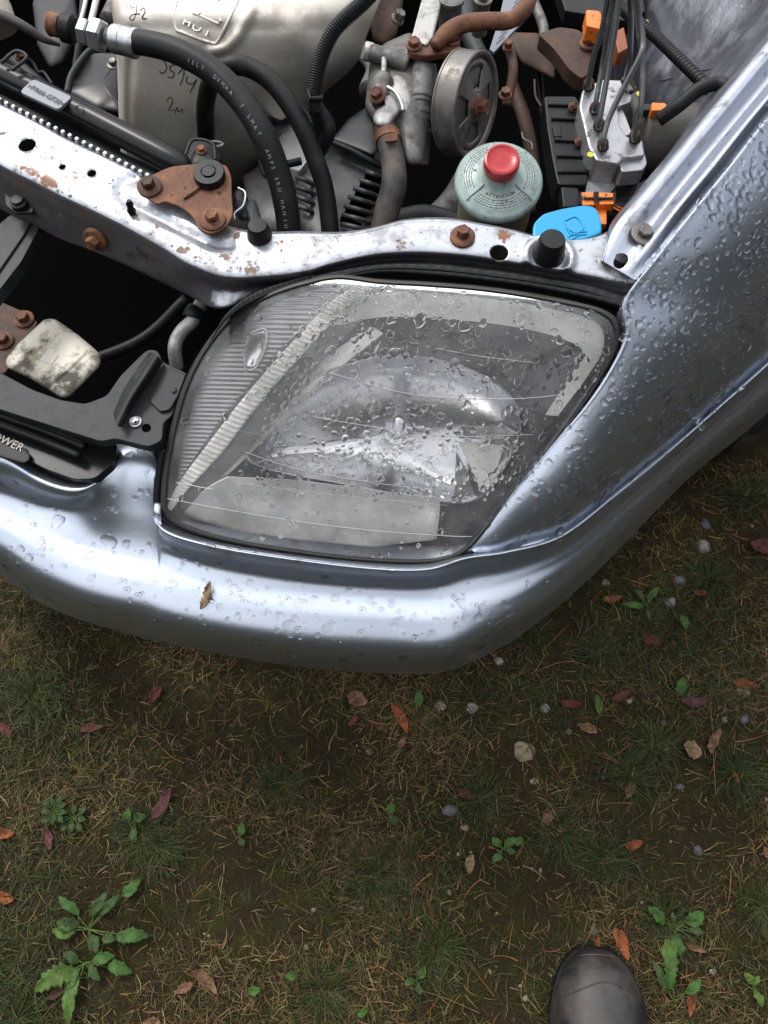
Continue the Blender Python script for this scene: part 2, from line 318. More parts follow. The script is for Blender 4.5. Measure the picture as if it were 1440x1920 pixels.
# ---------------------------------------------------------------- ground sheet
def fbm(x, y, s, seed=0, oct=4):
    r = np.random.default_rng(seed); v = 0; a = 1
    for k in range(oct):
        for _ in range(3):
            th = r.uniform(0, 6.28); ph = r.uniform(0, 6.28); v = v+a*np.sin((x*math.cos(th)+y*math.sin(th))*s*(1.9**k)*r.uniform(.8, 1.25)+ph+1.7*np.sin(y*s*.6+x*s*.4+ph*3))
        a *= .55
    return v/4
def ground_h(x, y): return .010*fbm(x, y, 9, 3)+.004*fbm(x, y, 45, 5)
def nonuni(a, b, n, far):
    c = np.linspace(a, b, n); e = np.geomspace(.02, far, 22); return np.r_[a-e[::-1], c, b+e]
gx = nonuni(-.85, .95, 260, 400); gy = nonuni(-.6, .95, 230, 400)
X, Y = np.meshgrid(gx, gy, indexing='ij'); Z = ground_h(np.clip(X, -2, 2), np.clip(Y, -2, 2))
def ground_mat():
    m = bpy.data.materials.new('mossy_soil'); m.use_nodes = True; t = m.node_tree; b = t.nodes['Principled BSDF']; k = t.links.new
    g = N(t, 'ShaderNodeNewGeometry')
    def nz(s, d=8, r=.65): n = N(t, 'ShaderNodeTexNoise'); n.inputs['Scale'].default_value = s; n.inputs['Detail'].default_value = d; n.inputs['Roughness'].default_value = r; k(g.outputs['Position'], n.inputs['Vector']); return n.outputs['Fac']
    def rng_(s, lo, hi): r = N(t, 'ShaderNodeMapRange'); r.inputs[1].default_value = lo; r.inputs[2].default_value = hi; k(s, r.inputs[0]); return r.outputs[0]
    def mixc(f, a, c): x = N(t, 'ShaderNodeMixRGB'); k(f, x.inputs[0]); (k(a, x.inputs[1]) if not isinstance(a, tuple) else setattr(x.inputs[1], 'default_value', (*a, 1))); x.inputs[2].default_value = (*c, 1); return x.outputs[0]
    c = mixc(rng_(nz(14), .40, .62), (.024, .014, .005), (.022, .019, .002))
    c = mixc(rng_(nz(30), .52, .66), c, (.034, .036, .003)); c = mixc(rng_(nz(260), .60, .70), c, (.09, .058, .032)); c = mixc(rng_(nz(120), .62, .72), c, (.02, .014, .01))
    k(c, b.inputs['Base Color']); b.inputs['Roughness'].default_value = .85; b.inputs['Specular IOR Level'].default_value = .25
    p = None
    for s, d in ((90, .006), (400, .0025)):
        bp = N(t, 'ShaderNodeBump'); bp.inputs['Distance'].default_value = d; k(nz(s), bp.inputs['Height'])
        if p: k(p, bp.inputs['Normal'])
        p = bp.outputs[0]
    k(p, b.inputs['Normal']); return m
ground = obj('ground', np.stack([X, Y, Z], -1), gridF(*X.shape), ground_mat(), org=(0, 0, 0)); tag(ground, 'dark mossy soil ground under the car', kind='structure')

# ---------------------------------------------------------------- the car
car = empty('car', (0.2, 0.9, 0)); tag(car, 'silver blue car with bonnet open, wet front corner, clear headlight and bare engine bay', 'car')
paint = M['paint']
# ---- front bumper
B = {}
zk = np.array([.49, .541, .538, .513, .504, .4995, .484, .438, .37, .28, .20])
zr = np.array([.522, .534, .5325, .508, .497, .486, .460, .408, .34, .26, .19])
st_ = [
 [(-90, 800), (-95, 835), (-97, 865), (-100, 900), (-102, 925), (-105, 965), (-108, 1005), (-110, 1030), (-110, 1042)],
 [(8, 815), (0, 843), (-2, 875), (-4, 912), (-6, 940), (-8, 990), (-10, 1030), (-12, 1054), (-12, 1068)],
 [(100, 855), (85, 893), (78, 915), (68, 940), (60, 975), (48, 1025), (40, 1068), (35, 1092), (32, 1104)],
 [(168, 880), (150, 908), (143, 930), (133, 955), (122, 1000), (105, 1055), (95, 1098), (90, 1125), (88, 1137)],
 [(195, 850), (197, 884), (194, 908), (188, 958), (176, 1018), (165, 1072), (155, 1122), (150, 1150), (148, 1162)],
 [(225, 815), (232, 840), (240, 885), (244, 955), (236, 1032), (225, 1088), (215, 1138), (210, 1166), (208, 1180)],
 [(287, 822), (288, 850), (289, 897), (293, 968), (287, 1043), (275, 1098), (268, 1148), (264, 1180), (262, 1194)],
 [(312, 890), (298, 922), (297, 955), (300, 1002), (299, 1050), (294, 1106), (290, 1156), (287, 1187), (285, 1200)],
 [(320, 960), (305, 985), (303, 1002), (305, 1025), (310, 1055), (312, 1113), (312, 1163), (311, 1192), (310, 1206)],
 [(405, 1000), (400, 1020), (398, 1032), (398, 1055), (400, 1087), (402, 1135), (402, 1184), (401, 1211), (400, 1224)],
 [(550, 1030), (550, 1045), (550, 1057), (550, 1080), (552, 1107), (553, 1155), (553, 1207), (552, 1237), (552, 1250)],
 [(700, 1045), (700, 1062), (702, 1074), (705, 1093), (708, 1117), (712, 1165), (714, 1217), (715, 1248), (715, 1262)],
 [(795, 1045), (800, 1063), (803, 1075), (808, 1094), (815, 1121), (825, 1168), (832, 1218), (833, 1246), (834, 1259)],
 [(860, 1035), (872, 1043), (880, 1054), (895, 1074), (910, 1106), (930, 1152), (945, 1197), (955, 1226), (958, 1238)],
 [(940, 1020), (950, 1032), (958, 1042), (975, 1062), (995, 1090), (1018, 1125), (1040, 1160), (1052, 1180), (1057, 1188)],
 [(1040, 992), (1050, 1003), (1058, 1012), (1072, 1029), (1090, 1052), (1110, 1075), (1130, 1102), (1141, 1117), (1146, 1124)],
 [(1140, 918), (1150, 928), (1157, 937), (1170, 951), (1185, 968), (1203, 988), (1222, 1010), (1232, 1022), (1237, 1028)],
 [(1240, 836), (1250, 846), (1257, 855), (1268, 868), (1282, 882), (1298, 900), (1314, 918), (1322, 927), (1327, 932)],
 [(1340, 748), (1350, 758), (1357, 767), (1368, 779), (1380, 792), (1395, 808), (1410, 825), (1420, 836), (1425, 842)],
 [(1430, 668), (1440, 678), (1447, 687), (1457, 698), (1470, 710), (1485, 725), (1500, 742), (1510, 752), (1515, 758)],
 [(1530, 578), (1540, 588), (1547, 597), (1557, 608), (1570, 620), (1585, 635), (1600, 652), (1610, 662), (1615, 668)]]
C_ = []
for i, s_ in enumerate(st_):
    w = min(max((i-12)/3, 0), 1); z = zk*(1-w)+zr*w; s_ = [np.array(p, float) for p in s_]
    if i >= 13:
        new = [(936, 1215), (1015, 1162), (1111, 1079), (1205, 983), (1296, 892), (1400, 808), (1490, 728), (1588, 636)][i-13]; v_ = np.array(new)-s_[1]; o_ = s_[8]-s_[1]
        fr_ = [np.linalg.norm(q-s_[1])/np.linalg.norm(o_) for q in s_]
        for k in range(2, 9): s_[k] = s_[1]+fr_[k]*v_
    if i >= 14: s_[0] = s_[1]+(s_[0]-s_[1])*.3
    d = s_[6]-s_[8]; d /= np.linalg.norm(d); s_ += [s_[8]+d*14, s_[8]+d*60]
    row = [(*s_[k], z[k]) for k in range(11)]
    if 4 <= i <= 6: row[0] = (*s_[0], .52); row[3] = (*s_[3], .524); row[4] = (*s_[4], .500)
    if i <= 5: row[1] = (*s_[1], .546); row[2] = (*s_[2], .545)
    if i == 7: row[0] = (*s_[0], .50); row[1] = (*s_[1], .543); row[2] = (*s_[2], .542); row[3] = (*s_[3], .518); row[4] = (*s_[4], .502)
    if i == 6: row[1] = (*s_[1], .546); row[2] = (*s_[2], .547)
    C_.append(row)
BG = Pv(loft(C_, 300, 90)); B0 = BG.copy()
for _ in range(60): BG[1:-1] = .25*BG[:-2]+.5*BG[1:-1]+.25*BG[2:]
wS = np.clip((np.arange(90)-19)/12, 0, 1)[None, :, None]*np.clip((165-np.arange(300))/25, 0, 1)[:, None, None]; BG = B0*(1-wS)+BG*wS
bumper = sheet('front_bumper', BG, paint, car, solid=.004)
# ---- fender outer skin
fA = [(874, 1034, .530), (915, 985, .552), (960, 930, .575), (1040, 832, .612), (1100, 762, .640), (1148, 690, .664), (1176, 625, .684), (1172, 565, .702), (1232, 482, .722), (1300, 396, .738), (1370, 310, .750), (1440, 222, .762), (1560, 90, .78)]
fB = [(880, 1036, .528), (925, 1036, .528), (975, 1020, .528), (1060, 992, .528), (1150, 922, .528), (1250, 840, .528), (1350, 751, .528), (1440, 671, .528), (1530, 582, .53), (1640, 480, .53), (1740, 380, .53), (1840, 280, .53), (2000, 120, .53)]
a3, b3 = Pv(fA), Pv([(x+1, y+4, z) for x, y, z in fB]); nk = 9; FC = []
for a_, b_ in zip(a3, b3):
    row = []
    for j in range(nk):
        t = j/(nk-1); p0, p1 = R(3), R(62); ph = p0+(p1-p0)*t**1.8
        h = (math.sin(ph)-math.sin(p0))/(math.sin(p1)-math.sin(p0)); v = (math.cos(ph)-math.cos(p1))/(math.cos(p0)-math.cos(p1))
        row.append((a_[0]+(b_[0]-a_[0])*h, a_[1]+(b_[1]-a_[1])*h, b_[2]+(a_[2]-b_[2])*v))
    # rolled edge at the lamp side and at the seam
    e = np.array(row[0])-np.array(row[1]); e /= np.linalg.norm(e)+1e-9; r0 = np.array(row[0])+e*.002-np.array([0, 0, .005]); r1 = r0-np.array([0, 0, .03])
    q = np.array(row[-1]); FC.append([tuple(r1), tuple(r0)]+row+[tuple(q+np.array([.0006, -.0006, -.0022])), tuple(q+np.array([0, 0, -.03]))])
FG = loft(FC, 220, 90); fender = sheet('fender', FG, paint, car, solid=.002)
# ---- fender inner flange
fl = [[(1128, 489), (1141, 497), (1160, 508), (1176, 518), (1190, 526)], [(1150, 425), (1170, 440), (1195, 455), (1218, 468), (1238, 476)], [(1195, 368), (1218, 378), (1248, 385), (1275, 392), (1297, 398)],
      [(1262, 287), (1283, 298), (1312, 306), (1340, 314), (1364, 318)], [(1345, 187), (1366, 198), (1394, 208), (1416, 218), (1437, 226)], [(1440, 72), (1460, 84), (1490, 94), (1514, 104), (1535, 112)], [(1540, -40), (1560, -30), (1590, -20), (1614, -10), (1640, 0)]]
fz = [.706, .716, .728, .742, .756, .772, .79]; prof_ = [0, .35, .5, .52, .47, .3, .1, 0, .1, .5, .85, .9, .6, .2, .05, 0]
FLC = []
for i, s_ in enumerate(fl):
    q = crom(np.array(s_, float), 16); amp = .012*(1 if i > 1 else (.5 if i == 1 else 0)); row = [(*(q[0]*2-q[1]+0), fz[i]-.012)]
    row += [(*q[k], fz[i]+prof_[k]*amp) for k in range(16)]; FLC.append(row)
flG = Pv(loft(FLC, 160, 70))
b1 = P(1205, 440, .722); b2 = P(1163, 490, .714)
flange = sheet('fender_flange', flG, M['flange'], fender, holes=[(*flG.reshape(-1, 3)[np.argmin(np.linalg.norm(flG.reshape(-1, 3)[:, :2]-np.array(P(1163, 490, .71))[:2], axis=1))], .0052)], solid=.0012)
bolt('bolt', P(1206, 440, .7205), (.12, -.1, 1), .0062, .0075, M['steel'], flange, 1.9)
lathe('push_clip', P(1163, 491, .705), (0, 0, 1), [(.006, 0), (.006, .006), (.0035, .007)], M['black'], flange, 16)
# ---- radiator support rail
far = [(-90, 150), (0, 194), (70, 228), (130, 262), (205, 297), (280, 335), (350, 384), (415, 420), (480, 436), (560, 436), (640, 437), (700, 428), (760, 413), (830, 410), (900, 420), (960, 432), (1020, 446), (1090, 448), (1140, 436), (1180, 412), (1210, 380)]
fold = [(-90, 262), (0, 322), (60, 352), (117, 381), (175, 408), (233, 437), (300, 474), (350, 505), (420, 530), (480, 530), (560, 521), (620, 504), (700, 487), (780, 483), (860, 487), (930, 496), (1000, 508), (1060, 519), (1110, 530), (1150, 540), (1190, 545)]
faceb = [(-90, 330), (0, 390), (60, 420), (117, 448), (175, 470), (233, 495), (290, 522), (350, 552), (410, 578), (470, 560), (540, 542), (610, 528), (700, 510), (780, 505), (860, 510), (930, 520), (1000, 532), (1060, 545), (1110, 560), (1150, 575), (1190, 590)]
RC = []; zt = .70
for i in range(21):
    a_, b_, f_ = [np.array(k[i], float) for k in (far, fold, faceb)]; w = np.clip((a_[0]-560)/200, 0, 1)
    zf = zt-.060 if a_[0] < 450 else zt-.035
    row = [(*(a_+(b_-a_)*-.03), zt-.03), (*a_, zt-.002), (*(a_+(b_-a_)*.12), zt), (*(a_+(b_-a_)*.35), zt), (*(a_+(b_-a_)*.55), zt), (*(a_+(b_-a_)*.72), zt-.001), (*(a_+(b_-a_)*.88), zt-.004), (*b_, zt-.012), (*(b_+(f_-b_)*.3), zt-.025 if w < .5 else zt-.018), (*f_, zf), (*(f_-np.array([0, 12])), zf-.01)]
    RC.append(row)
RG = Pv(loft(RC, 420, 60))
def rz(x, y): return zt
# pressed swage round the bracket
sw = Pv([(*p, .70) for p in crom(np.array([(232, 368), (226, 352), (240, 338), (262, 330)], float), 20)])
swl = np.concatenate([crom(np.array([(262, 328), (235, 338), (224, 356), (240, 378), (300, 410), (360, 440), (400, 458), (430, 460)], float), 60)])
swl = Pv(np.c_[swl, np.full(60, .70)])
D = np.linalg.norm(RG[:, :, None, :2]-swl[None, None, :, :2], axis=-1).min(-1); RG[..., 2] -= .0035*np.exp(-(D/.0055)**2)*(RG[..., 2] > .69)
cup = P(1029, 482, .70); d = np.linalg.norm(RG[..., :2]-np.array(cup)[:2], axis=-1); RG[..., 2] += (.004*np.exp(-((d-.021)/.004)**2))*(RG[..., 2] > .68)
# diagonal crease by the right end
cl = Pv([(1090, 470, .70), (1070, 492, .70), (1055, 515, .70)]); 
hol = [(51, 272, .0085), (117, 313, .0035), (172, 325, .0045), (936, 473, .0085), (213, 337, .0012), (115, 430, .003)]
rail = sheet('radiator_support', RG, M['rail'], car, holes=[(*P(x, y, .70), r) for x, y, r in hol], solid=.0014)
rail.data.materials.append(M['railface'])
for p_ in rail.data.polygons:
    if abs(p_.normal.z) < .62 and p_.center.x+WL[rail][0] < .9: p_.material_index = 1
def plug(px, py, r, h, name='rubber_bump_stop', tilt=(0, 0, 1), z=.70):
    return lathe(name, P(px, py, z), tilt, [(r*1.12, 0), (r*1.1, h*.15), (r*1.0, h*.5), (r*.88, h*.9), (r*.80, h), (r*.4, h*1.02)], M['black'], rail)
plug(1028, 478, .0135, .022); plug(487, 443, .0105, .015)
bolt('bolt', P(867, 446, .70), (0, -.05, 1), .0062, .013, M['rust'], rail, 1.9)
lathe('rubber_pin', P(248, 400, .70), (.05, .1, 1), [(.0035, 0), (.0042, .004), (.003, .006), (.0035, .012), (.002, .015)], M['black'], rail, 12)
bolt('bolt', P(180, 448, .665), (-.3, -.9, .25), .0065, .012, M['rust'], rail, 1.9)
# rusty mounting bracket
bp_ = rpoly([(284, 328), (318, 312), (372, 306), (425, 308), (434, 330), (434, 360), (437, 402), (425, 425), (395, 440), (372, 430), (362, 405), (340, 388), (308, 376), (296, 384), (266, 364), (268, 345)], 12)
brk = prism('mounting_bracket', bp_, .712, .003, M['rust'], car, bevel=.0008)
tag(brk, 'rusty brown mounting bracket')
bolt('bolt', P(281, 352, .7125), (0, -.1, 1), .0062, .011, M['rustdark'], brk, 1.9); bolt('bolt', P(399, 413, .7125), (0, -.1, 1), .0060, .010, M['rust'], brk, 2.0)
lathe('rubber_mount', P(394, 333, .713), (0, -.05, 1), [(.0150, 0), (.0150, .006), (.0142, .008), (.0075, .008), (.0068, .0065), (.0062, .0065), (.006, .009), (.002, .009)], M['blackgloss'], brk, 36)
V, Fs = tubeG(PP((345, 372, .713), (365, 357, .714), (378, 346, .713)), .0014); obj('bracket_rib', V, Fs, M['rust'], brk)
# ---------------------------------------------------------------- headlight
def zl(x, y): return min(.865+2.59e-5*x-3.42e-4*y, .698)
lo_ = [(302, 950), (304, 905), (312, 850), (328, 775), (352, 705), (388, 642), (432, 592), (490, 556), (560, 530), (630, 515), (710, 524), (800, 529), (900, 537), (1000, 551), (1080, 567), (1135, 583), (1160, 607), (1160, 645), (1140, 690), (1100, 755), (1040, 838), (960, 936), (905, 1003), (872, 1036), (830, 1052), (770, 1057), (650, 1050), (500, 1030), (400, 1010), (345, 992), (315, 975)]
OL = clean(lo_, 200); hc = (740, 800)
lamp = empty('headlight', P(740, 800, .60), car)
rings = [(1.0, -.030), (1.0, -.008), (.9985, -.002), (.993, .0), (.975, .001), (.94, .003), (.88, .0055), (.8, .008), (.65, .012), (.5, .015), (.3, .017), (.12, .0175)]
V, Fs = starG(OL, zl, hc, rings); lens = obj('lens', V, Fs, M['lens'], lamp)
def lens_z(x, y):
    d = np.array([x, y])-np.array(hc); ang = np.arctan2(OL[:, 1]-hc[1], OL[:, 0]-hc[0]); i = np.argmin(np.abs(np.angle(np.exp(1j*(ang-math.atan2(d[1], d[0])))))); s = np.linalg.norm(d)/np.linalg.norm(OL[i]-np.array(hc))
    rs = sorted(rings[2:]); return zl(x, y)+np.interp(s, [r[0] for r in rs], [r[1] for r in rs]), s
n_ = len(OL); obj('lens_trim', starG(OL, zl, hc, [(1.004, -.014), (1.003, -.001), (.996, .0012), (.986, .0022), (.978, .0022), (.977, -.002)])[0][:-1], gridF(6, n_, wb=True), mat('aged_sealant', (.025, .023, .02), .5), lamp); Vb, _ = starG(OL, zl, hc, [(1.0, -.02), (.985, -.009), (.965, -.008), (.932, -.010), (.927, -.022)]); obj('lens_border', Vb[:-1], gridF(5, n_, wb=True), M['blackgloss'], lamp)
# housing bowl behind the lens
V, Fs = starG(OL, zl, hc, [(1.012, -.008), (1.012, -.012), (.985, -.012), (.975, -.030), (.95, -.060), (.85, -.075), (.5, -.08), (.1, -.08)]); housing = obj('housing', V, Fs, M['darkhouse'], lamp)
def zi(d): return lambda x, y: zl(x, y)-d
def inner(name, poly, d0, d1, m, r=14, th=.004, parent=None, smooth=True, n=90, rg=((1, 0), (.985, .0012), (.9, .0012), (.5, .0012), (.1, .0012)), dz=None):
    o = clean(rpoly(poly, r), n); c = o.mean(0); f = zi(d0)
    if dz: f = lambda x, y: zl(x, y)-d0-dz(x, y)
    V, Fs = starG(o, f, c, [(1.0, -d1)]+list(rg)); return obj(name, V, Fs, m, parent or lamp, smooth=smooth, sharp=50)
# reflective bezel bands: lower shelf and upper band
def flat_to(poly_hi, tilt): return None
low = inner('bezel', [(338, 966), (385, 915), (425, 893), (560, 900), (700, 918), (826, 934), (824, 970), (818, 1012), (700, 1026), (560, 1012), (430, 994)], .020, .03, M['satin'], 10, dz=lambda x, y: (960-y)*-.00020*1.0)
# side piece joining bezel and reflector
inner('bezel', [(345, 930), (420, 850), (520, 745), (620, 660), (700, 612), (720, 625), (640, 690), (560, 760), (480, 840), (425, 893), (385, 915), (338, 966)], .026, .03, M['satin'], 6, n=120, rg=((1, 0), (.985, .001)))
# main reflector bowl
rb = clean([(462, 850), (500, 800), (535, 750), (590, 708), (660, 682), (730, 668), (800, 672), (870, 690), (935, 725), (972, 775), (965, 830), (940, 880), (905, 925), (860, 942), (760, 928), (640, 905), (530, 885), (478, 868)], 144)
def bowl(x, y): return zl(x, y)-.022
V, Fs = starG(rb, bowl, (730, 815), [(1.02, -.004), (1.02, .0), (1.0, .0), (.985, -.003), (.93, -.012), (.85, -.026), (.72, -.036), (.55, -.045), (.35, -.051), (.18, -.054), (.08, -.054)])
V = V.copy(); nn = 144
for k, s_ in list(enumerate([1.02, 1.02, 1.0, .985, .93, .85, .72, .55, .35, .18, .08]))[4:]:
    q = np.array((730, 815))+(rb-np.array((730, 815)))*s_; V[k*nn:(k+1)*nn, 2] += .0026*np.abs(np.sin((q[:, 0]+.75*q[:, 1])/23))*np.clip((770-q[:, 0])/60, 0, 1)*np.clip((.97-s_)*9, 0, 1)
reflector = obj('reflector', V, Fs, M['chrome'], lamp, sharp=30)
_ = 0 and tube('reflector_rim', PP(*[(x, y, bowl(x, y)+.0005) for x, y in list(rb[::6])+[rb[0]]]), .0010, M['greyhouse'], reflector, n=150)
bc = P(745, 815, zl(745, 815)-.07); bax = cv(.05, .3, 1)
lathe('bulb', bc, bax, [(.014, 0), (.014, .006), (.008, .008), (.0065, .012), (.0065, .036), (.005, .041), (.001, .043)], M['chrome'], reflector, 24)
inner('shade_panel', [(838, 962), (905, 940), (958, 880), (985, 790), (1010, 770), (1055, 775), (1020, 830), (950, 925), (880, 1018), (832, 1024)], .026, .03, mat('shade_panel_black', (.03, .03, .032), .3), 8)  # dark sheet added to stand for shade on the housing's right side
# side reflector pocket with its bright tab
inner('side_reflector', [(858, 828), (945, 834), (925, 905), (905, 955), (895, 905), (880, 870)], .030, .02, M['satin'], 6)
inner('side_reflector', [(862, 800), (945, 796), (972, 812), (940, 824), (858, 822)], .026, .02, M['chrome'], 5)
inner('side_reflector', [(855, 845), (875, 880), (888, 925), (868, 935), (852, 925)], .030, .02, M['chrome'], 5)
# ribbed dividing strip
e1 = np.array([(672, 530, 0), (620, 566, 0), (560, 628, 0), (500, 694, 0), (440, 766, 0), (385, 838, 0), (335, 905, 0), (312, 952, 0)], float); e2 = e1+np.array([[30, 12, 0]]*6+[[20, 10, 0], [8, 8, 0]])
def strip(name, ea, eb, d, amp, nrib, m, par=None):
    n = nrib*4; A, Bq = crom(ea[:, :2], n), crom(eb[:, :2], n); G = []
    for i in range(n):
        z = amp*(1 if i % 4 in (1, 2) else 0)
        G.append([(*(A[i]*(1-t)+Bq[i]*t), zl(*(A[i]*(1-t)+Bq[i]*t))-d+z*(t not in (0, 1))) for t in (0, .12, .5, .88, 1)])
    return sheet(name, Pv(np.array(G)), m, par or lamp, sharp=25)
strip('ribbed_strip', e1, e2, .006, .0022, 62, M['satin'])
strip('divider', e2, e2+np.array([[34, 16, 0]]*5+[[30, 14, 0], [22, 12, 0], [10, 6, 0]]), .014, 0, 10, M['greyhouse'])
strip('bezel', np.array([(655, 566, 0), (735, 541, 0), (900, 550, 0), (1010, 562, 0), (1118, 586, 0), (1146, 622, 0), (1112, 690, 0), (1046, 780, 0)], float), np.array([(625, 610, 0), (735, 594, 0), (900, 604, 0), (1000, 620, 0), (1066, 640, 0), (1092, 660, 0), (1072, 700, 0), (1022, 778, 0)], float), .013, 0, 22, M['satin'])
# indicator chamber: fine-ribbed inner lens with diamond lamp
ic = clean([(312, 940), (318, 880), (338, 800), (366, 715), (402, 650), (450, 600), (510, 566), (580, 542), (650, 530), (668, 532), (616, 568), (556, 630), (496, 696), (436, 768), (380, 840), (332, 906)], 160)
xs = np.linspace(305, 670, 430); ia = []
ind = bpy.data.materials.new('ribbed_clear_plastic'); ind.use_nodes = True; t = ind.node_tree; b_ = t.nodes['Principled BSDF']; b_.inputs['Base Color'].default_value = (.34, .34, .35, 1); b_.inputs['Metallic'].default_value = .8; b_.inputs['Roughness'].default_value = .34
w = N(t, 'ShaderNodeTexWave'); w.inputs['Scale'].default_value = 92; w.inputs['Distortion'].default_value = 0; w.bands_direction = 'Y'; g_ = N(t, 'ShaderNodeNewGeometry'); mpn = N(t, 'ShaderNodeMapping'); mpn.inputs['Rotation'].default_value = (0, 0, R(3))
t.links.new(g_.outputs['Position'], mpn.inputs[0]); t.links.new(mpn.outputs[0], w.inputs[0]); bp = N(t, 'ShaderNodeBump'); bp.inputs['Distance'].default_value = .0006; bp.inputs['Strength'].default_value = .9; t.links.new(w.outputs['Fac'], bp.inputs['Height']); t.links.new(bp.outputs[0], b_.inputs['Normal'])
V, Fs = starG(ic, zi(.012), (470, 700), [(1, -.02), (1, 0), (.97, .001), (.5, .0015), (.1, .0015)]); indo = obj('indicator', V, Fs, ind, lamp)
dm = [(458, 660), (470, 626), (498, 618), (496, 655), (478, 690), (460, 690)]
V, Fs = starG(clean(rpoly(dm, 5), 40), zi(.0105), (477, 655), [(1, -.002), (1, .002), (.9, .004), (.82, .002), (.3, .001)]); obj('lamp_window', V, Fs, M['chrome'], indo)
tube('lamp_rim', PP(*[(x, y, zl(x, y)-.007) for x, y in dm+[dm[0]]]), .0009, M['satin'], indo, seg=6)
# moulding lines and scratches on the lens: fine raised lines
mb = MB()
def lline(pts, r=.00035):
    p = crom(np.array(pts, float), 40); w = Pv([(x, y, lens_z(x, y)[0]+.0002) for x, y in p]); V, Fs = tubeG(w, r, 5, n=40); mb.add(V, Fs)
lline([(303, 933), (420, 955), (560, 978), (700, 995), (840, 1005), (885, 1006)], .0004); lline([(620, 700), (760, 737), (900, 748), (1010, 745), (1075, 735)], .0004)
lline([(590, 782), (700, 800), (850, 818), (1000, 815)], .0003); lline([(460, 848), (560, 880), (700, 905), (830, 920)], .0003); lline([(800, 650), (900, 668), (1000, 680)], .0003)
lline([(440, 905), (600, 925), (840, 948)], .0002); lline([(430, 750), (560, 690)], .0002); lline([(330, 905), (400, 918)], .0005)
for i in range(26):
    x, y = rng.uniform(420, 1050), rng.uniform(600, 1000); a = rng.uniform(-.5, .9); l = rng.uniform(12, 60)
    if lens_z(x, y)[1] < .85: lline([(x, y), (x+l*.5*math.cos(a), y+l*.5*math.sin(a)+2), (x+l*math.cos(a), y+l*math.sin(a))], .00013)
mb.build('moulding_line', M['scratch'], lens)
# rubber gasket along the top of the lamp
gk = [(395, 640), (430, 592), (485, 553), (560, 527), (600, 520)]; 
def gask(name, pa, pb, zf, m, par, amp=.001, z2=None):
    n = 120; A, Bq = arcres(pa, n), arcres(pb, n); G = []
    for i in range(n):
        row = []
        for t, dz in ((0, -.012), (.0, 0), (.25, .003), (.5, .001), (.75, .003), (1, 0), (1, -.014)):
            q = A[i]*(1-t)+Bq[i]*t; row.append((*q, zf(*q)+dz+amp*math.sin(i*1.3+t*3)*.3))
        G.append(row)
    return sheet(name, Pv(np.array(G)), m, par)
gask('gasket', [(400, 628), (425, 588), (470, 552), (530, 528), (582, 512), (592, 520)], [(388, 650), (432, 594), (490, 560), (560, 534), (600, 528), (612, 528)], lambda x, y: .688, M['black'], lamp)
gask('gasket', [(580, 517), (640, 505), (720, 494), (810, 493), (900, 502), (1000, 515), (1100, 532), (1172, 552)], [(598, 535), (650, 522), (720, 512), (810, 517), (900, 526), (1000, 540), (1100, 560), (1166, 578)], lambda x, y: .690, M['black'], lamp)
tube('seal_lip', PP((585, 530, .692), (650, 514, .692), (720, 503, .692), (810, 505, .692), (900, 514, .692), (1000, 528, .692), (1100, 546, .692), (1165, 572, .690)), .0016, M['rubber'], lamp)
tube('seal_lip', PP(*[(x, y, zl(x, y)-.0065) for x, y in [(1160, 600), (1166, 640), (1146, 690), (1104, 760), (1044, 842), (964, 940), (908, 1008), (874, 1040), (830, 1056), (770, 1062), (650, 1055), (500, 1035), (400, 1015), (340, 995), (306, 972), (296, 945), (298, 900), (308, 840)]]), .0045, M['black'], lamp, seg=8)
# ---------------------------------------------------------------- engine bay
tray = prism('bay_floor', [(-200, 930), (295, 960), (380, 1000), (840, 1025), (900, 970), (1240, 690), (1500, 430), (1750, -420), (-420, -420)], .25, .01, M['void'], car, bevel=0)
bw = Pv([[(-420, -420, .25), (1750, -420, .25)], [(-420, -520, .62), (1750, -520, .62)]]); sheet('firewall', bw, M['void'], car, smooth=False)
def dome(name, poly, z0, h, m, parent, n=60, k=2.2, depth=.03, r=8, zf=None, flat=0):
    o = clean(rpoly(poly, r), n); c = o.mean(0); f = zf or (lambda x, y: z0)
    rs = [1, 1, .985, .94, .86, .74, .58, .4, .2, .06]; rg = [(1, -depth)]+[(s_, h*(max(0, 1-s_**(2+flat*6)))**(1/k)) for s_ in rs[1:]]
    V, Fs = starG(o, f, c, rg); return obj(name, V, Fs, m, parent)
def corr(period, amp): return lambda t: 1+amp*np.sign(np.sin(t*period*2*math.pi))
def onsurf(g, x, y):
    q = g.reshape(-1, 3); D = (q[:, 0]-x)**2+(q[:, 1]-y)**2; i = np.argpartition(D, 6)[:6]; w = 1/(D[i]+.01); return float((q[i, 2]*w).sum()/w.sum())
# inner wing panel
iw = [[(1120, -120, .50), (1230, -120, .60), (1340, -120, .67), (1500, -120, .76), (1590, -110, .772)], [(1130, 0, .48), (1230, 0, .59), (1320, 0, .65), (1430, 0, .71), (1500, -6, .765)], [(1130, 90, .46), (1220, 80, .57), (1290, 75, .625), (1370, 80, .68), (1428, 86, .755)],
      [(1130, 170, .42), (1200, 160, .55), (1260, 150, .60), (1320, 150, .655), (1362, 164, .745)], [(1120, 260, .38), (1180, 245, .5), (1230, 235, .57), (1275, 235, .64), (1302, 236, .735)], [(1100, 350, .30), (1160, 340, .42), (1200, 330, .5), (1230, 320, .6), (1246, 308, .725)], [(1060, 430, .28), (1120, 420, .36), (1160, 405, .48), (1185, 390, .6), (1192, 372, .71)]]
ig = loft(iw, 60, 50); M['innerwing'] = mat('inner_wing_paint', (.27, .28, .33), .30, .9, .3, .2, layers=(((.17, .175, .20), 30, .5, .66, .5, .6), ((.07, .05, .04), 220, .66, .70, .9, 0)), bumps=((9, .006), (300, .0001)))
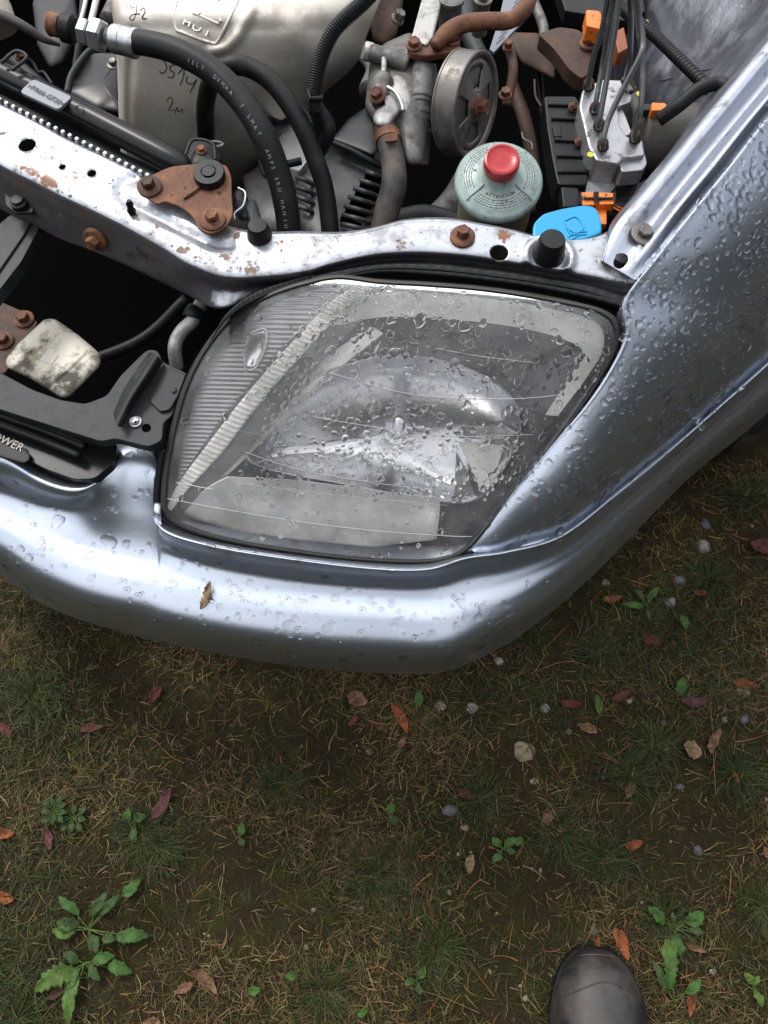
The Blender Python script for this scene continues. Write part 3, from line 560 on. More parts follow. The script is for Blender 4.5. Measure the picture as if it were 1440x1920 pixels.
wing = sheet('inner_wing', Pv(ig), M['innerwing'], car, solid=.0015)
tube('seam', PP(*[(x, y, onsurf(ig, x, y)+.001) for x, y in [(1200, 165), (1240, 152), (1290, 138), (1345, 128), (1390, 122)]]), .0012, M['innerwing'], wing)
lathe('blanking_plug', P(1395, 10, onsurf(ig, 1395, 10)), (-.5, -.1, 1), [(.0045, 0), (.0045, .001), (.0038, .0015), (.003, .0006)], M['innerwing'], wing, 20)
# heat shield
sx0 = [205, 216, 224, 228, 230, 232, 236, 246]; sx1 = [760, 712, 688, 664, 600, 560, 505, 450]; sy = [-120, 0, 60, 120, 180, 240, 300, 360]; sz = [.70, .715, .70, .672, .638, .595, .54, .46]
sc = []
for a_, b_, y_, z_ in zip(sx0, sx1, sy, sz):
    row = [(a_-6, y_+2, z_-.05), (a_, y_, z_-.012)]
    for t, dz in ((.06, 0), (.2, .008), (.36, .015), (.52, .018), (.68, .014), (.82, .003), (.93, -.014), (1, -.04)): row.append((a_+(b_-a_)*t, y_-28*math.sin(t*math.pi)*(y_ > 200)*0, z_+dz))
    sc.append(row)
sg = loft(sc, 120, 120); yy, xx = sg[..., 1], sg[..., 0]
ridge = lambda pts, w, a: a*np.exp(-(np.min(np.stack([np.hypot(xx-p[0], yy-p[1]) for p in crom(np.array(pts, float), 80)]), 0)/w)**2)
sg[..., 2] += ridge([(252, 60), (246, 120), (243, 180), (242, 240)], 8, -.003)+ridge([(470, 20), (450, 60), (425, 88), (400, 95)], 9, .0035)+ridge([(560, 60), (600, 120)], 30, .004)
shield = sheet('heat_shield', Pv(sg), M['shield'], car, solid=.0015); S_ = lambda x, y, d=0: P(x, y, onsurf(sg, x, y)+d)
sn = cv(-.1, .2, 1)
sq = [(345, -30), (330, 10), (330, 52), (345, 62), (395, 80), (408, 78), (428, 40), (445, 5), (452, -30)]
tube('embossed_frame', [S_(x, y, .0012) for x, y in sq], .0018, M['shield'], shield, seg=8)
for a_, b_ in (((362, 24), (412, 46)), ((372, 28), (412, -2)), ((398, 10), (416, 42)), ((410, 44), (430, 0)), ((412, 2), (388, -20))): tube('embossed_symbol', [S_(*a_, .001), S_(*b_, .001)], .0016, M['shield'], shield, seg=8)
for ch, x, y in (('H', 351, 43), ('O', 369, 53), ('T', 389, 62)):
    V, Fs = text(None, ch, S_(x, y, .0016), cv(.93, -.36, 0), sn, .0125, M['shield'], shield, .0009); obj('embossed_letter', V, Fs, M['shield'], shield, smooth=False, bevel=.0003)
mb = MB()
for s_ in ([(232, 7), (239, 2), (238, 14)], [(243, 6), (247, 15), (256, 12)], [(257, 5), (256, 22), (250, 37), (243, 34), (250, 27), (262, 26)], [(263, 20), (269, 15), (272, 22), (266, 34), (275, 35)],
           [(303, 108), (310, 118), (312, 129), (305, 137), (299, 134)], [(330, 120), (320, 124), (319, 131), (327, 137), (323, 145), (314, 144)], [(333, 138), (345, 127), (343, 145), (337, 160)], [(352, 143), (349, 153), (361, 157), (369, 148), (362, 162), (356, 174)],
           [(313, 190), (318, 182), (324, 188), (320, 199), (316, 207), (327, 206)], [(328, 213), (332, 202), (335, 210), (341, 203), (342, 213)]):
    V, Fs = tubeG([S_(x, y, .0012) for x, y in crom(np.array(s_, float), 24)], .0006, 5, n=24); mb.add(V, Fs)
tag(mb.build('handwriting', M['ink'], shield), kind='stuff')
# hoses
def hose(name, pts, r, m=None, lab=None, **k):
    o = tube(name, PP(*pts), r, m or M['rubber'], car, seg=20, **k)
    if lab: tag(o, lab)
    return o
h1 = [(236, 76, .735), (290, 84, .742), (340, 100, .745), (400, 135, .742), (450, 185, .735), (492, 250, .722), (520, 320, .70), (537, 390, .675), (545, 470, .64)]
ho1 = hose('coolant_hose', h1, [.0115, .0118, .012, .0122, .0122, .0122, .0122, .0122, .012], lab='thick black hose with printed lettering')
h2 = [(388, 330, .55), (386, 260, .60), (385, 200, .665), (398, 150, .70), (430, 125, .715), (470, 128, .715), (515, 160, .71), (560, 225, .695), (592, 300, .67), (612, 370, .645), (622, 470, .61)]
ho2 = hose('coolant_hose', h2, .0095, lab='thinner black hose looping behind the thick one'); ho2.data.name = 'hose'
mb = MB(); hp = crom(np.array(h1, float), 300); s_ = '15LT  DVMAA  7 LMAT  AMPS SRU HANIH'
for i, chx in enumerate(s_):
    k = int(92+i*5.4)
    if chx == ' ' or k > 285: continue
    p = P(*hp[k]); tn = (P(*hp[k+2])-P(*hp[k-2])).normalized(); vw = (Vector((0, 0, H))-p); vw = (vw-tn*vw.dot(tn)).normalized(); sd_ = tn.cross(vw)
    nn_ = (vw+sd_*.25).normalized(); V, Fs = text(None, chx, p+nn_*.0123, tn, nn_, .0052, None, None, .00015); mb.add(V, Fs)
mb.build('printed_lettering', M['greyprint'], ho1, smooth=False)
lm = hose('wiring_loom', [(720, -40, .78), (680, 5, .77), (628, 55, .755), (600, 115, .735), (588, 175, .715), (594, 205, .70)], .0072, M['black'], n=420, prof=corr(70, .07)); tag(lm, 'corrugated black loom beside the heat shield')
hose('wiring_loom', [(592, 200, .70), (612, 225, .69), (616, 250, .68), (600, 285, .66)], .0068, M['rubber']); tube('cable_tie', PP((580, 186, .715), (606, 184, .715)), .003, M['black'], lm); tube('cable_tie', PP((577, 166, .72), (583, 186, .72)), .0012, M['black'], lm)
hose('wiring_loom', [(560, 198, .67), (575, 212, .67), (585, 235, .665), (590, 260, .65), (600, 280, .64)], .0022, M['black'], n=120, prof=corr(26, .12))
hose('heater_pipe', [(490, 235, .62), (515, 230, .60), (545, 215, .60)], .010, M['black']); hose('heater_pipe', [(530, 310, .62), (565, 302, .62)], .0042, M['black'])
hose('wiring_loom', [(486, 300, .60), (500, 330, .60), (530, 300, .62)], .003, M['black'])
bb = prism('gearbox_casing', [(518, 262), (548, 222), (575, 250), (592, 285), (560, 320), (530, 310)], .58, .02, M['satin'], car, .002)
dome('gearbox_casing', [(250, 250), (340, 225), (420, 240), (520, 300), (560, 420), (540, 480), (440, 480), (330, 380), (260, 320)], .42, .05, M['aludark'], car)
dome('bell_housing', [(455, 330), (500, 300), (560, 310), (575, 400), (540, 450), (470, 440)], .53, .03, M['alu'], car)
# air conditioning union
d0 = (P(250, 82, .735)-P(150, 58, .738)).normalized()
un = lathe('hose_union', P(205, 70, .737), d0, [(.0075, -.003), (.0085, 0), (.0125, .003), (.0135, .006), (.0135, .013), (.0130, .0135), (.0135, .014), (.0135, .024), (.0142, .025), (.0138, .029), (.011, .030)], M['zinc'], car, 32)
for (x, y, r, h) in ((150, 58, .0125, .010), (172, 63, .0155, .013)):
    u, v, d = [np.array(k) for k in frame(d0)]; c = np.array(P(x, y, .738)); a = np.arange(6)*math.pi/3+.2; ring = np.cos(a)[:, None]*u+np.sin(a)[:, None]*v
    V = np.concatenate([c+ring*r*.5, c+ring*r*.86, c+ring*r+d*h*.14, c+ring*r+d*h*.86, c+ring*r*.86+d*h, c+ring*r*.5+d*h]); obj('hex_nut', V, gridF(6, 6, wb=True)+[tuple(range(6))[::-1], tuple(range(30, 36))], M['zinc'], un, smooth=False, bevel=.0004)
lathe('rubber_collar', P(118, 51, .738), d0, [(.009, 0), (.0135, .001), (.0135, .011), (.011, .0135)], M['rubber'], un); lathe('rusty_pipe_end', P(92, 44, .738), d0, [(.010, 0), (.0115, .002), (.0105, .006), (.011, .008), (.010, .012)], M['rust'], un)
tube('metal_pipe', PP((168, 50, .70), (178, 10, .70), (188, -40, .70)), .0035, M['zinc'], car); tube('metal_pipe', PP((150, 45, .68), (160, 5, .68), (166, -40, .68)), .0025, M['zinc'], car); tube('metal_pipe', PP((142, 130, .60), (152, 60, .62), (160, -40, .64)), .0045, M['greyplastic'], car)
tube('metal_pipe', PP((205, 40, .62), (222, 0, .62), (230, -50, .62)), .012, M['aludark'], car)
tube('guard_rail', PP((-60, 20, .735), (0, 28, .735), (45, 50, .73), (80, 72, .72), (112, 84, .71)), [.004, .005, .005, .004, .002], M['dirtrubber'], car)
lathe('drum', P(-20, 60, .70), cv(-.3, 1, .3), [(.030, 0), (.031, .02), (.029, .04), (.012, .041)], M['shield'], car, 40)
dome('bracket_arm', [(60, 0), (140, -20), (150, 60), (118, 120), (95, 130), (70, 85)], .58, .012, M['greyplastic'], car)
dome('fan_shroud', [(120, 172), (135, 135), (165, 97), (232, 100), (234, 215), (180, 205)], .56, .006, M['blackgloss'], car); tube('shroud_lip', PP((126, 175, .61), (136, 138, .615), (166, 98, .615), (186, 92, .615)), .004, M['greyplastic'], car)
bolt('bolt', P(213, 122, .61), (0, 0, 1), .005, .007, M['steel'], car, 1.6)
# radiator top tank
tk = tube('radiator_tank', PP((-90, 92, .702), (0, 136, .702), (120, 196, .702), (240, 258, .702), (330, 305, .70), (352, 318, .696)), [.0125, .0125, .0125, .0125, .012, .008], M['blackgloss'], car, seg=28); tag(tk, 'shiny black radiator top tank')
prism('tank_flange', [(-90, 132), (0, 172), (150, 246), (300, 318), (330, 345), (290, 352), (140, 275), (0, 206), (-90, 165)], .690, .03, M['black'], tk, .002)
nz_ = cv(.05, .5, .9)
stp = [(36, 172), (62, 147), (136, 181), (109, 206)]
pl = prism('sticker', rpoly(stp, 8), [.7165+.0006*0 for _ in rpoly(stp, 8)], .0035, M['sticker'], tk, .0006)
text('sticker_print', '>PA66-GF30<', P(86, 178, .7174), P(108, 189, .7167)-P(60, 163, .7167), (0, 0, 1), .0082, M['ink'], pl)
tube('moulded_ring', PP(*[(148+9*math.cos(a), 205+7*math.sin(a), .7145) for a in np.linspace(0, 6.28, 14)]), .0004, M['greyplastic'], tk, seg=5)
fin0 = None; a_, b_ = np.array((-6, 186)), np.array((284, 334))
for i in range(22):
    q = a_+(b_-a_)*(i+.5)/22; c = P(*q, .700); ux = P(*(q+(b_-a_)*.01), .70)-c; ux.normalize(); uy = Vector((0, 0, 1)).cross(ux)
    if fin0 is None: V, Fs = boxG(c, ux, uy, (0, 0, 1), .0042, .0042, .006); fin0 = obj('tank_clip', V, Fs, M['zinc'], tk, smooth=False, bevel=.0008)
    else: f_ = inst('tank_clip', fin0.data, tk, c); k = f_.modifiers.new('b', 'BEVEL'); k.width = .0008
tube('tank_seal', PP((-90, 150, .694), (0, 196, .694), (140, 268, .694), (290, 343, .694)), .002, M['rubber'], tk)
# wire clips by the radiator
tube('wire_clip', PP((2, 118, .72), (30, 96, .725), (50, 108, .725), (22, 132, .72)), .0018, M['greyplastic'], car); tube('wire_clip', PP((50, 108, .72), (62, 118, .715), (72, 135, .71), (82, 136, .708), (98, 158, .705)), .0015, M['greyplastic'], car)
bolt('bolt', P(38, 110, .715), (.5, -.2, 1), .004, .008, M['rust'], car, 1.3)
hc_ = dome('hose_clip', [(345, 300), (358, 262), (388, 258), (408, 275), (418, 300), (400, 318), (355, 315)], .69, .006, M['black'], car); tube('clip_edge', PP((345, 300, .70), (358, 266, .702), (378, 262, .702), (400, 272, .70), (404, 300, .697)), .0016, M['greyplastic'], hc_)
bolt('bolt', P(378, 283, .696), (0, 0, 1), .004, .005, M['rust'], hc_, 1.3)
c2_ = dome('hose_clip', [(438, 358), (455, 352), (468, 380), (480, 410), (450, 415), (440, 390)], .68, .006, M['black'], car); tube('clip_edge', PP((446, 352, .69), (460, 362, .69), (456, 385, .69), (440, 400, .69), (440, 412, .688)), .0012, M['zinc'], c2_)
dome('black_bracket', [(455, 380), (478, 372), (492, 415), (470, 425)], .685, .003, M['greyplastic'], car)
tube('hose_clamp', PP(*[(402+16*math.cos(a), 270+5*math.sin(a), .62) for a in np.linspace(0, 6.28, 10)]), .002, M['zinc'], ho2)
# alternator
alt = dome('alternator', [(556, 330), (590, 280), (640, 262), (700, 275), (735, 310), (740, 360), (725, 420), (680, 470), (590, 475), (556, 420)], .600, .018, M['altgrey'], car, flat=.4); tag(alt, 'black finned alternator')
dome('cover_plate', [(622, 262), (655, 222), (690, 198), (706, 235), (709, 275), (700, 292), (665, 278)], .632, .003, M['altgrey'], alt, flat=1, r=5)
tube('cover_lip', PP((625, 268, .634), (660, 283, .634), (692, 300, .632), (716, 312, .628)), .0036, M['black'], alt)
for i, (x0, y0, x1, y1) in enumerate([(688, 322, 716, 334), (676, 338, 714, 352), (664, 353, 708, 368), (654, 369, 704, 384), (646, 386, 698, 401), (642, 403, 694, 417), (640, 420, 690, 433), (556, 332, 588, 346), (555, 350, 590, 364), (556, 368, 588, 382), (558, 386, 586, 398)]):
    tube('cooling_fin', PP((x0, y0, .626-.0005*i), ((x0+x1)/2, (y0+y1)/2-1, .629-.0005*i), (x1, y1, .617)), .0026, M['altgrey'], alt, seg=10)
    if i > 6: continue
for i in range(6):
    x0, y0 = 684-i*9, 330+i*16; tube('fin_slot', PP((x0, y0, .6225-.0004*i), (x0+38, y0+13, .6185)), .0028, M['void'], alt, seg=8)
# pump housing and thermostat
ph = dome('water_pump', [(690, 150), (694, 105), (722, 80), (768, 60), (810, 88), (822, 140), (806, 210), (800, 262), (792, 308), (764, 310), (742, 250), (705, 232), (684, 200)], .668, .020, M['aludark'], car, n=90); tag(ph, 'grimy cast aluminium pump housing')
tube('casting_boss', PP((694, 98, .688), (730, 108, .690), (765, 122, .688)), .0088, M['aludark'], ph); lathe('boss_end', P(690, 97, .688), cv(-1, .1, .3), [(.0095, -.004), (.0095, .003), (.008, .005)], M['alu'], ph)
tube('casting_rib', PP((722, 150, .688), (712, 165, .688), (716, 190, .688)), .011, M['aludark'], ph); tube('casting_rib', PP((720, 95, .692), (718, 140, .692), (700, 175, .688)), .003, M['alu'], ph)
tube('casting_barrel', PP((792, 112, .680), (790, 165, .682), (786, 230, .668), (782, 308, .64)), .0125, M['aludark'], ph, n=160, seg=24, prof=lambda t: 1+.10*((t > .42) & (t < .46))-.12*((t > .5) & (t < .56))+.08*((t > .56) & (t < .60))-.12*((t > .66) & (t < .72))+.05*((t > .72) & (t < .76)))
dome('casting_face', [(725, 150), (745, 135), (765, 150), (775, 190), (765, 215), (745, 210)], .684, .006, M['alu'], ph)
ou = dome('outlet_elbow', [(712, 168), (728, 160), (748, 178), (757, 205), (740, 222), (730, 238), (706, 238), (697, 222), (706, 205), (722, 196)], .688, .008, M['alu'], ph, flat=.2)
tube('elbow_lip', PP((726, 163, .698), (742, 174, .698), (752, 192, .698), (756, 208, .696)), .0022, M['zinc'], ou)
bolt('bolt', P(708, 179, .697), cv(-.3, .1, 1), .0062, .008, M['rust'], ph, 1.5)
rh = hose('radiator_hose', [(722, 236, .682), (730, 270, .678), (738, 310, .672), (738, 350, .665), (726, 395, .65), (712, 450, .63)], [.0118, .0122, .0125, .0130, .0130, .0125], M['dirtrubber'], 'dusty grey brown radiator hose')
lathe('hose_clamp', P(727, 258, .679), (P(731, 278, .677)-P(727, 258, .679)), [(.0125, -.0045), (.0134, -.0045), (.0134, .0045), (.0125, .0045)], M['rust'], rh, 36); V, Fs = boxG(P(734, 259, .693), cv(1, .1, 0), cv(0, 1, 0), cv(0, 0, 1), .013, .008, .004); obj('clamp_screw', V, Fs, M['rust'], rh, smooth=False, bevel=.0008)
prism('support_bar', [(798, -30), (836, -30), (812, 68), (800, 84), (770, 72), (775, 55)], .705, .008, M['alu'], car, .002)
pf = prism('pipe_flange', rpoly([(764, 88), (775, 78), (800, 80), (822, 62), (845, 55), (862, 70), (864, 92), (840, 98), (800, 104), (770, 100)], 5), .702, .008, M['rust'], car, .0015); prism('flange_gasket', [(764, 92), (775, 84), (864, 80), (864, 98), (840, 106), (800, 112), (768, 106)], .692, .006, M['void'], pf, .0005)
tube('rusty_pipe', PP((815, 88, .708), (838, 62, .712), (870, 45, .715), (910, 40, .715), (955, 38, .715), (985, 15, .72), (1000, -30, .72)), [.006, .009, .0088, .0085, .0085, .0085, .0085], M['rust'], car)
bolt('bolt', P(776, 86, .703), (0, -.1, 1), .0062, .008, M['rust'], pf, 1.35); bolt('bolt', P(849, 76, .703), (0, -.1, 1), .0062, .008, M['rust'], pf, 1.35)
dome('manifold', [(668, -30), (760, -30), (752, 30), (742, 70), (722, 85), (700, 78), (692, 40)], .645, .012, M['rustdark'], car); bolt('bolt', P(744, 38, .665), cv(.5, .3, 1), .006, .012, M['steel'], car, 1.3); lathe('sensor', P(846, 5, .70), (0, 0, 1), [(.012, -.05), (.012, 0), (.014, .002), (.014, .006), (.008, .007)], M['aludark'], car)
lathe('sensor', P(905, 2, .66), (0, 0, 1), [(.009, -.04), (.009, 0), (.011, .001), (.011, .003), (.006, .003), (.006, .008)], M['steel'], car)
prism('battery_label', [(948, -20), (992, -8), (984, 36), (926, 98), (918, 92), (934, 42)], .60, .004, M['sticker'], car, .0005)
for i in range(9):
    x, y = 938+i*5, 84-i*11; tube('label_line', PP((x-8, y-2, .6012), (x+8, y-16, .6012)), .0004, M['ink'], car, seg=5)
# pulley
pn = cv(.85, -.33, .41); pc = P(893, 198, .690)
pu = lathe('drive_pulley', pc, pn, [(.040, -.026), (.0490, -.026), (.0500, -.025), (.0500, -.0235), (.0492, -.023), (.0492, -.003), (.0502, -.0025), (.0505, 0), (.0495, .001), (.0465, .001), (.0438, -.001), (.0425, -.004), (.041, -.004)], M['steel'], car, 72); tag(pu, 'worn grey belt pulley'); me = pu.data
u, v, d = [np.array(k) for k in frame(pn)]; nr, na = 10, 96; rr = np.linspace(.009, .0432, nr); V = [np.array(pc)+d*(-.004+.003*(1-min(1, (r-.009)/.02)))+r*(math.cos(a)*u+math.sin(a)*v) for r in rr for a in np.arange(na)*2*math.pi/na]
Fs = [f for f in gridF(nr, na, wb=True) if not (2 <= f[0]//na <= 6 and (f[0] % na) % 24 > 10)]
obj('pulley_web', V, Fs, M['steel'], pu, solid=.002)
lathe('pulley_hub', pc-pn*.003, pn, [(.012, 0), (.012, .004), (.009, .005)], M['steel'], pu); bolt('hub_nut', pc+pn*.001, pn, .0075, .011, M['rust'], pu, 1.3)
V, Fs = latheG(pc-pn*.012, pn, [(.0415, 0), (.0415, .001)], 40); obj('pulley_back', V, Fs, M['void'], pu)
# reservoir
rs = empty('fluid_reservoir', P(935, 345, .60), car); ra = Vector((-.04, -.17, 1)).normalized(); rc_ = P(935, 338, .690)
lathe('reservoir_body', rc_-ra*.09, ra, [(.036, 0), (.0375, .03), (.0375, .078), (.040, .082), (.040, .086)], M['cream'], rs, 48)
lid = lathe('lid', rc_, ra, [(.0395, -.009), (.0425, -.008), (.0435, -.003), (.0428, 0), (.0405, .0022), (.0385, .0026), (.0365, .0048), (.034, .0058), (.0285, .0066), (.022, .0085), (.0165, .012), (.0145, .017), (.014, .021)], M['capgreen'], rs, 72)
tag(lid, 'pale green lid with moulded warning text'); red = lathe('red_cap', rc_+ra*.019, ra, [(.0145, 0), (.0168, .001), (.0172, .003), (.0172, .011), (.0165, .0135), (.0145, .0142), (.0125, .0128), (.006, .0122), (.002, .0125)], M['red'], rs, 48); tag(red, 'red filler cap')
u = Vector((1, 0, 0)); u = (u-ra*u.dot(ra)).normalized(); v = ra.cross(u)
def lidp(r, a, h): return rc_+u*(r*math.cos(a))+v*(r*math.sin(a))+ra*h
lh = lambda r: np.interp(r, [.0165, .022, .0285, .034, .0365, .0385], [.012, .0085, .0066, .0058, .0048, .0026])
for a in (R(215), R(-38), R(95)): tube('lid_rib', [lidp(r, a, lh(r)+.0003) for r in (.019, .026, .034, .0395)], .0012, M['capgreen'], lid, seg=8)
mb = MB()
for i, chx in enumerate('ATTENTION'):
    a = R(-90-32+i*8); V, Fs = text(None, chx, lidp(.0235, a, lh(.0235)+.0004), -u*math.sin(a)+v*math.cos(a), ra, .0046, None, None, .0002); mb.add(V, Fs)
for rr_ in (.0272, .0296, .032, .0343):
    for sec in ((R(-140), R(-42)), (R(-30), R(85)), (R(105), R(205))):
        a = sec[0]+.05
        while a < sec[1]-.05:
            l = rng.uniform(.0012, .005)/rr_; 
            V, Fs = tubeG([lidp(rr_, a+l*t, lh(rr_)+.0001) for t in (0, .5, 1)], .00038, 5, n=4); mb.add(V, Fs); a += l+.0011/rr_
mb.build('moulded_text', mat('grimy_print', (.085, .085, .075), .7), lid, smooth=False)
# washer bottle cap
wc = prism('washer_cap', rpoly([(999, 446), (1000, 418), (1018, 400), (1055, 390), (1098, 383), (1118, 388), (1127, 405), (1130, 436), (1092, 450), (1040, 452)], 9), .700, .005, M['blue'], car, .002); tag(wc, 'bright blue washer filler cap')
for pts in ([(1058, 414), (1080, 407), (1094, 428), (1072, 440), (1058, 414)], [(1066, 444), (1082, 436), (1100, 434)], [(1074, 448), (1085, 441), (1100, 439)], [(1062, 428), (1080, 438)]): tube('cap_symbol', PP(*[(x, y, .7004) for x, y in pts]), .0007, M['blue'], wc, seg=6)
lathe('filler_neck', P(1066, 452, .62), (0, 0, 1), [(.014, 0), (.014, .03)], M['cream'], car)
# brake modulator
ab = empty('brake_modulator', P(1140, 260, .62), car)
blk = prism('valve_block', rpoly([(1092, 168), (1128, 148), (1176, 150), (1186, 165), (1184, 190), (1158, 200), (1164, 235), (1176, 256), (1206, 262), (1210, 290), (1168, 296), (1160, 306), (1118, 300), (1104, 275), (1086, 200)], 5), .690, .03, M['satin'] if False else mat('silver_casting', (.34, .345, .36), .40, .75, layers=(((.06, .055, .05), 85, .57, .64, .8, 0), ((.4, .4, .41), 40, .5, .7, .5, .5)), bumps=((400, .0002),)), ab, .002)
ms = blk.data.materials[0]
prism('valve_block', rpoly([(1168, 290), (1208, 282), (1214, 306), (1206, 318), (1166, 322), (1160, 304)], 4), .684, .02, ms, ab, .003); prism('valve_block', rpoly([(1098, 296), (1120, 306), (1160, 310), (1162, 340), (1140, 366), (1098, 366)], 6), .662, .03, ms, ab, .003)
prism('valve_block', [(1150, 200), (1166, 200), (1186, 250), (1170, 255)], .684, .02, ms, ab, .001)
lathe('port', P(1166, 352, .652), cv(.1, -.7, .7), [(.016, -.02), (.016, 0), (.012, 0), (.0115, -.008)], M['aludark'], ab)
ft = [(1104, 165), (1115, 208), (1122, 240), (1130, 278), (1184, 172), (1190, 264)]
ln = [[(1104, 150, .71), (1112, 110, .73), (1130, 50, .76), (1146, -40, .80)], [(1117, 195, .71), (1130, 120, .735), (1142, 50, .765), (1154, -40, .80)], [(1124, 225, .71), (1140, 135, .74), (1154, 50, .77), (1164, -40, .80)], [(1131, 262, .71), (1142, 222, .722), (1172, 160, .745), (1200, 105, .765), (1205, 75, .772), (1198, 30, .785), (1188, -40, .81)], [(1174, 150, .70), (1181, 105, .73), (1183, 40, .76), (1180, -40, .80)], [(1191, 246, .71), (1202, 200, .73), (1204, 120, .752), (1196, 50, .775), (1186, -40, .80)]]
for (x, y), l in zip(ft, ln):
    ax = (P(*l[0])-P(x, y, .690)).normalized(); lathe('pipe_nut', P(x, y, .688), ax, [(.0062, 0), (.0062, .003), (.0056, .0035), (.0056, .015), (.004, .017), (.003, .017)], M['rustdark'] if y < 270 else M['rustdark'], ab, 12)
    tube('brake_line', [P(x, y, .70)]+PP(*l), .0028, M['tin'], ab, seg=12)
for x, y in ((1098, 290), (1190, 176)): lathe('paint_mark', P(x+9, y, .6902), (0, 0, 1), [(.0035, 0), (.0035, .0004)], mat('yellow_mark', (.5, .5, .02), .6), ab, 10)
ec = prism('control_unit', rpoly([(1020, 180), (1080, 180), (1092, 205), (1102, 300), (1102, 346), (1046, 346), (1036, 300), (1026, 240)], 5), .668, .03, M['black'], ab, .003)
for x0, y0, x1, y1 in ((1028, 196, 1080, 198), (1034, 222, 1084, 224), (1040, 262, 1094, 266), (1044, 292, 1100, 294), (1046, 322, 1102, 322)): tube('case_rib', PP((x0, y0, .669), (x1, y1, .669)), .0022, M['black'], ec, seg=8)
prism('case_tab', [(1036, 234), (1052, 234), (1054, 256), (1040, 256)], .6705, .003, M['black'], ec); bolt('screw', P(1072, 202, .670), cv(.6, 0, 1), .004, .007, M['rust'], ec, 1.3); bolt('screw', P(1084, 268, .670), cv(.6, 0, 1), .004, .007, M['rust'], ec, 1.3)
mo = tube('pump_motor', PP((1196, 268, .655), (1215, 268, .655), (1318, 262, .660), (1330, 262, .660)), [.036, .036, .035, .028], mat('grimy_grey_casing', (.05, .045, .037), .55, .2, layers=(((.085, .078, .062), 30, .5, .75, .8, 0), ((.2, .17, .13), 300, .66, .72, .8, 0)), bumps=((300, .0002),)), ab, seg=48, n=40)
lathe('motor_flange', P(1200, 270, .645), P(1325, 262, .648)-P(1200, 270, .645), [(.0385, -.002), (.0385, .003), (.034, .003)], M['aludark'], ab, 40)
# orange connectors
oc = prism('plug_connector', rpoly([(1088, 360), (1150, 361), (1154, 382), (1092, 384)], 3), .680, .01, M['orange'], car, .001); tag(oc, 'orange plug connector above the blue cap')
for x in (1086, 1113, 1118, 1150): V, Fs = boxG(P(x+2, 372, .681), cv(1, 0, 0), cv(0, 1, 0), cv(0, 0, 1), .0018, .012, .004); obj('connector_bar', V, Fs, M['black'], oc, smooth=False)
V, Fs = boxG(P(1122, 372, .6815), cv(1, 0, 0), cv(0, 1, 0), cv(0, 0, 1), .028, .0016, .003); obj('connector_bar', V, Fs, M['black'], oc, smooth=False)
prism('connector_collar', [(1114, 386), (1138, 386), (1138, 420), (1114, 420)], .672, .01, M['orange'], oc); prism('connector_body', [(1052, 350), (1084, 352), (1090, 386), (1056, 388)], .676, .015, M['black'], oc); tube('connector_boot', PP((1130, 395, .66), (1150, 400, .66), (1180, 395, .65)), .011, M['black'], oc)
for k in range(4): tube('wire', PP((1150, 380+k*3, .675), (1165, 388+k*3, .672), (1182, 396+k*2, .66)), .0009, M['orange' if k % 2 else 'black'], oc, seg=6)
oc2 = prism('plug_connector', rpoly([(1222, 192), (1248, 193), (1251, 206), (1222, 207)], 2), .700, .01, M['orange'], car, .001); tag(oc2, 'small orange plug beside the inner wing'); prism('connector_body', [(1204, 194), (1222, 194), (1222, 206), (1204, 206)], .695, .01, M['greyplastic'], oc2)
oc3 = prism('plug_connector', rpoly([(1099, 18), (1126, 20), (1132, 56), (1100, 48)], 3), .640, .02, M['orange'], car, .001); tag(oc3, 'orange plug at the back behind the brake lines')
prism('relay_box', [(1040, -40), (1200, -40), (1210, 20), (1180, 40), (1060, 20)], .58, .02, M['black'], car); prism('plug_connector', [(1150, 60), (1170, 50), (1178, 90), (1160, 100)], .60, .02, mat('dull_orange_plastic', (.22, .05, .01), .5), car)
eb = prism('engine_mount', rpoly([(1008, 62), (1050, 50), (1085, 55), (1112, 78), (1112, 128), (1092, 148), (1068, 130), (1040, 92)], 8), .61, .02, M['rustdark'], car, .004); bolt('bolt', P(1103, 84, .612), (0, 0, 1), .0085, .012, M['rust'], eb, 1.3)
dome('engine_mount', [(940, 60), (1010, 62), (1040, 95), (1040, 150), (980, 120)], .54, .008, M['rustdark'], car); tube('rusty_pipe', PP((952, 80, .60), (962, 130, .60), (950, 200, .58)), .006, M['rustdark'], car); bolt('bolt', P(952, 92, .61), (0, 0, 1), .005, .01, M['rust'], car, 1.3); bolt('bolt', P(947, 180, .62), (0, 0, 1), .006, .009, M['rust'], car, 1.3)
tube('wire', PP((1002, 150, .66), (1004, 180, .66), (1015, 200, .66)), .0012, M['rustdark'], car); tube('wire', PP((978, 248, .70), (982, 260, .70), (996, 268, .70), (998, 280, .70)), .0008, M['tin'], car, seg=6)
cd = tube('corrugated_conduit', PP((1140, -10, .66), (1170, 20, .665), (1225, 65, .675), (1270, 108, .685), (1335, 172, .70)), .0058, M['black'], car, n=420, prof=corr(52, .12), seg=16); tag(cd, 'thin corrugated conduit crossing the inner wing')
hose('wing_hose', [(1235, 225, .70), (1275, 196, .715), (1310, 168, .725), (1345, 157, .73), (1368, 168, .73), (1378, 200, .70)], .0068)
dome('fastener', [(1205, 38), (1214, 36), (1220, 46), (1208, 50)], .66, .004, mat('brass', (.6, .45, .2), .4, .6), car, r=2)
tube('inner_hose', PP((1186, 176, .60), (1200, 230, .62), (1185, 260, .62)), .006, M['dirtrubber'], car)
dome('silver_stub', [(1178, 385), (1192, 368), (1206, 372), (1204, 392), (1190, 405)], .66, .005, M['aludark'], car)
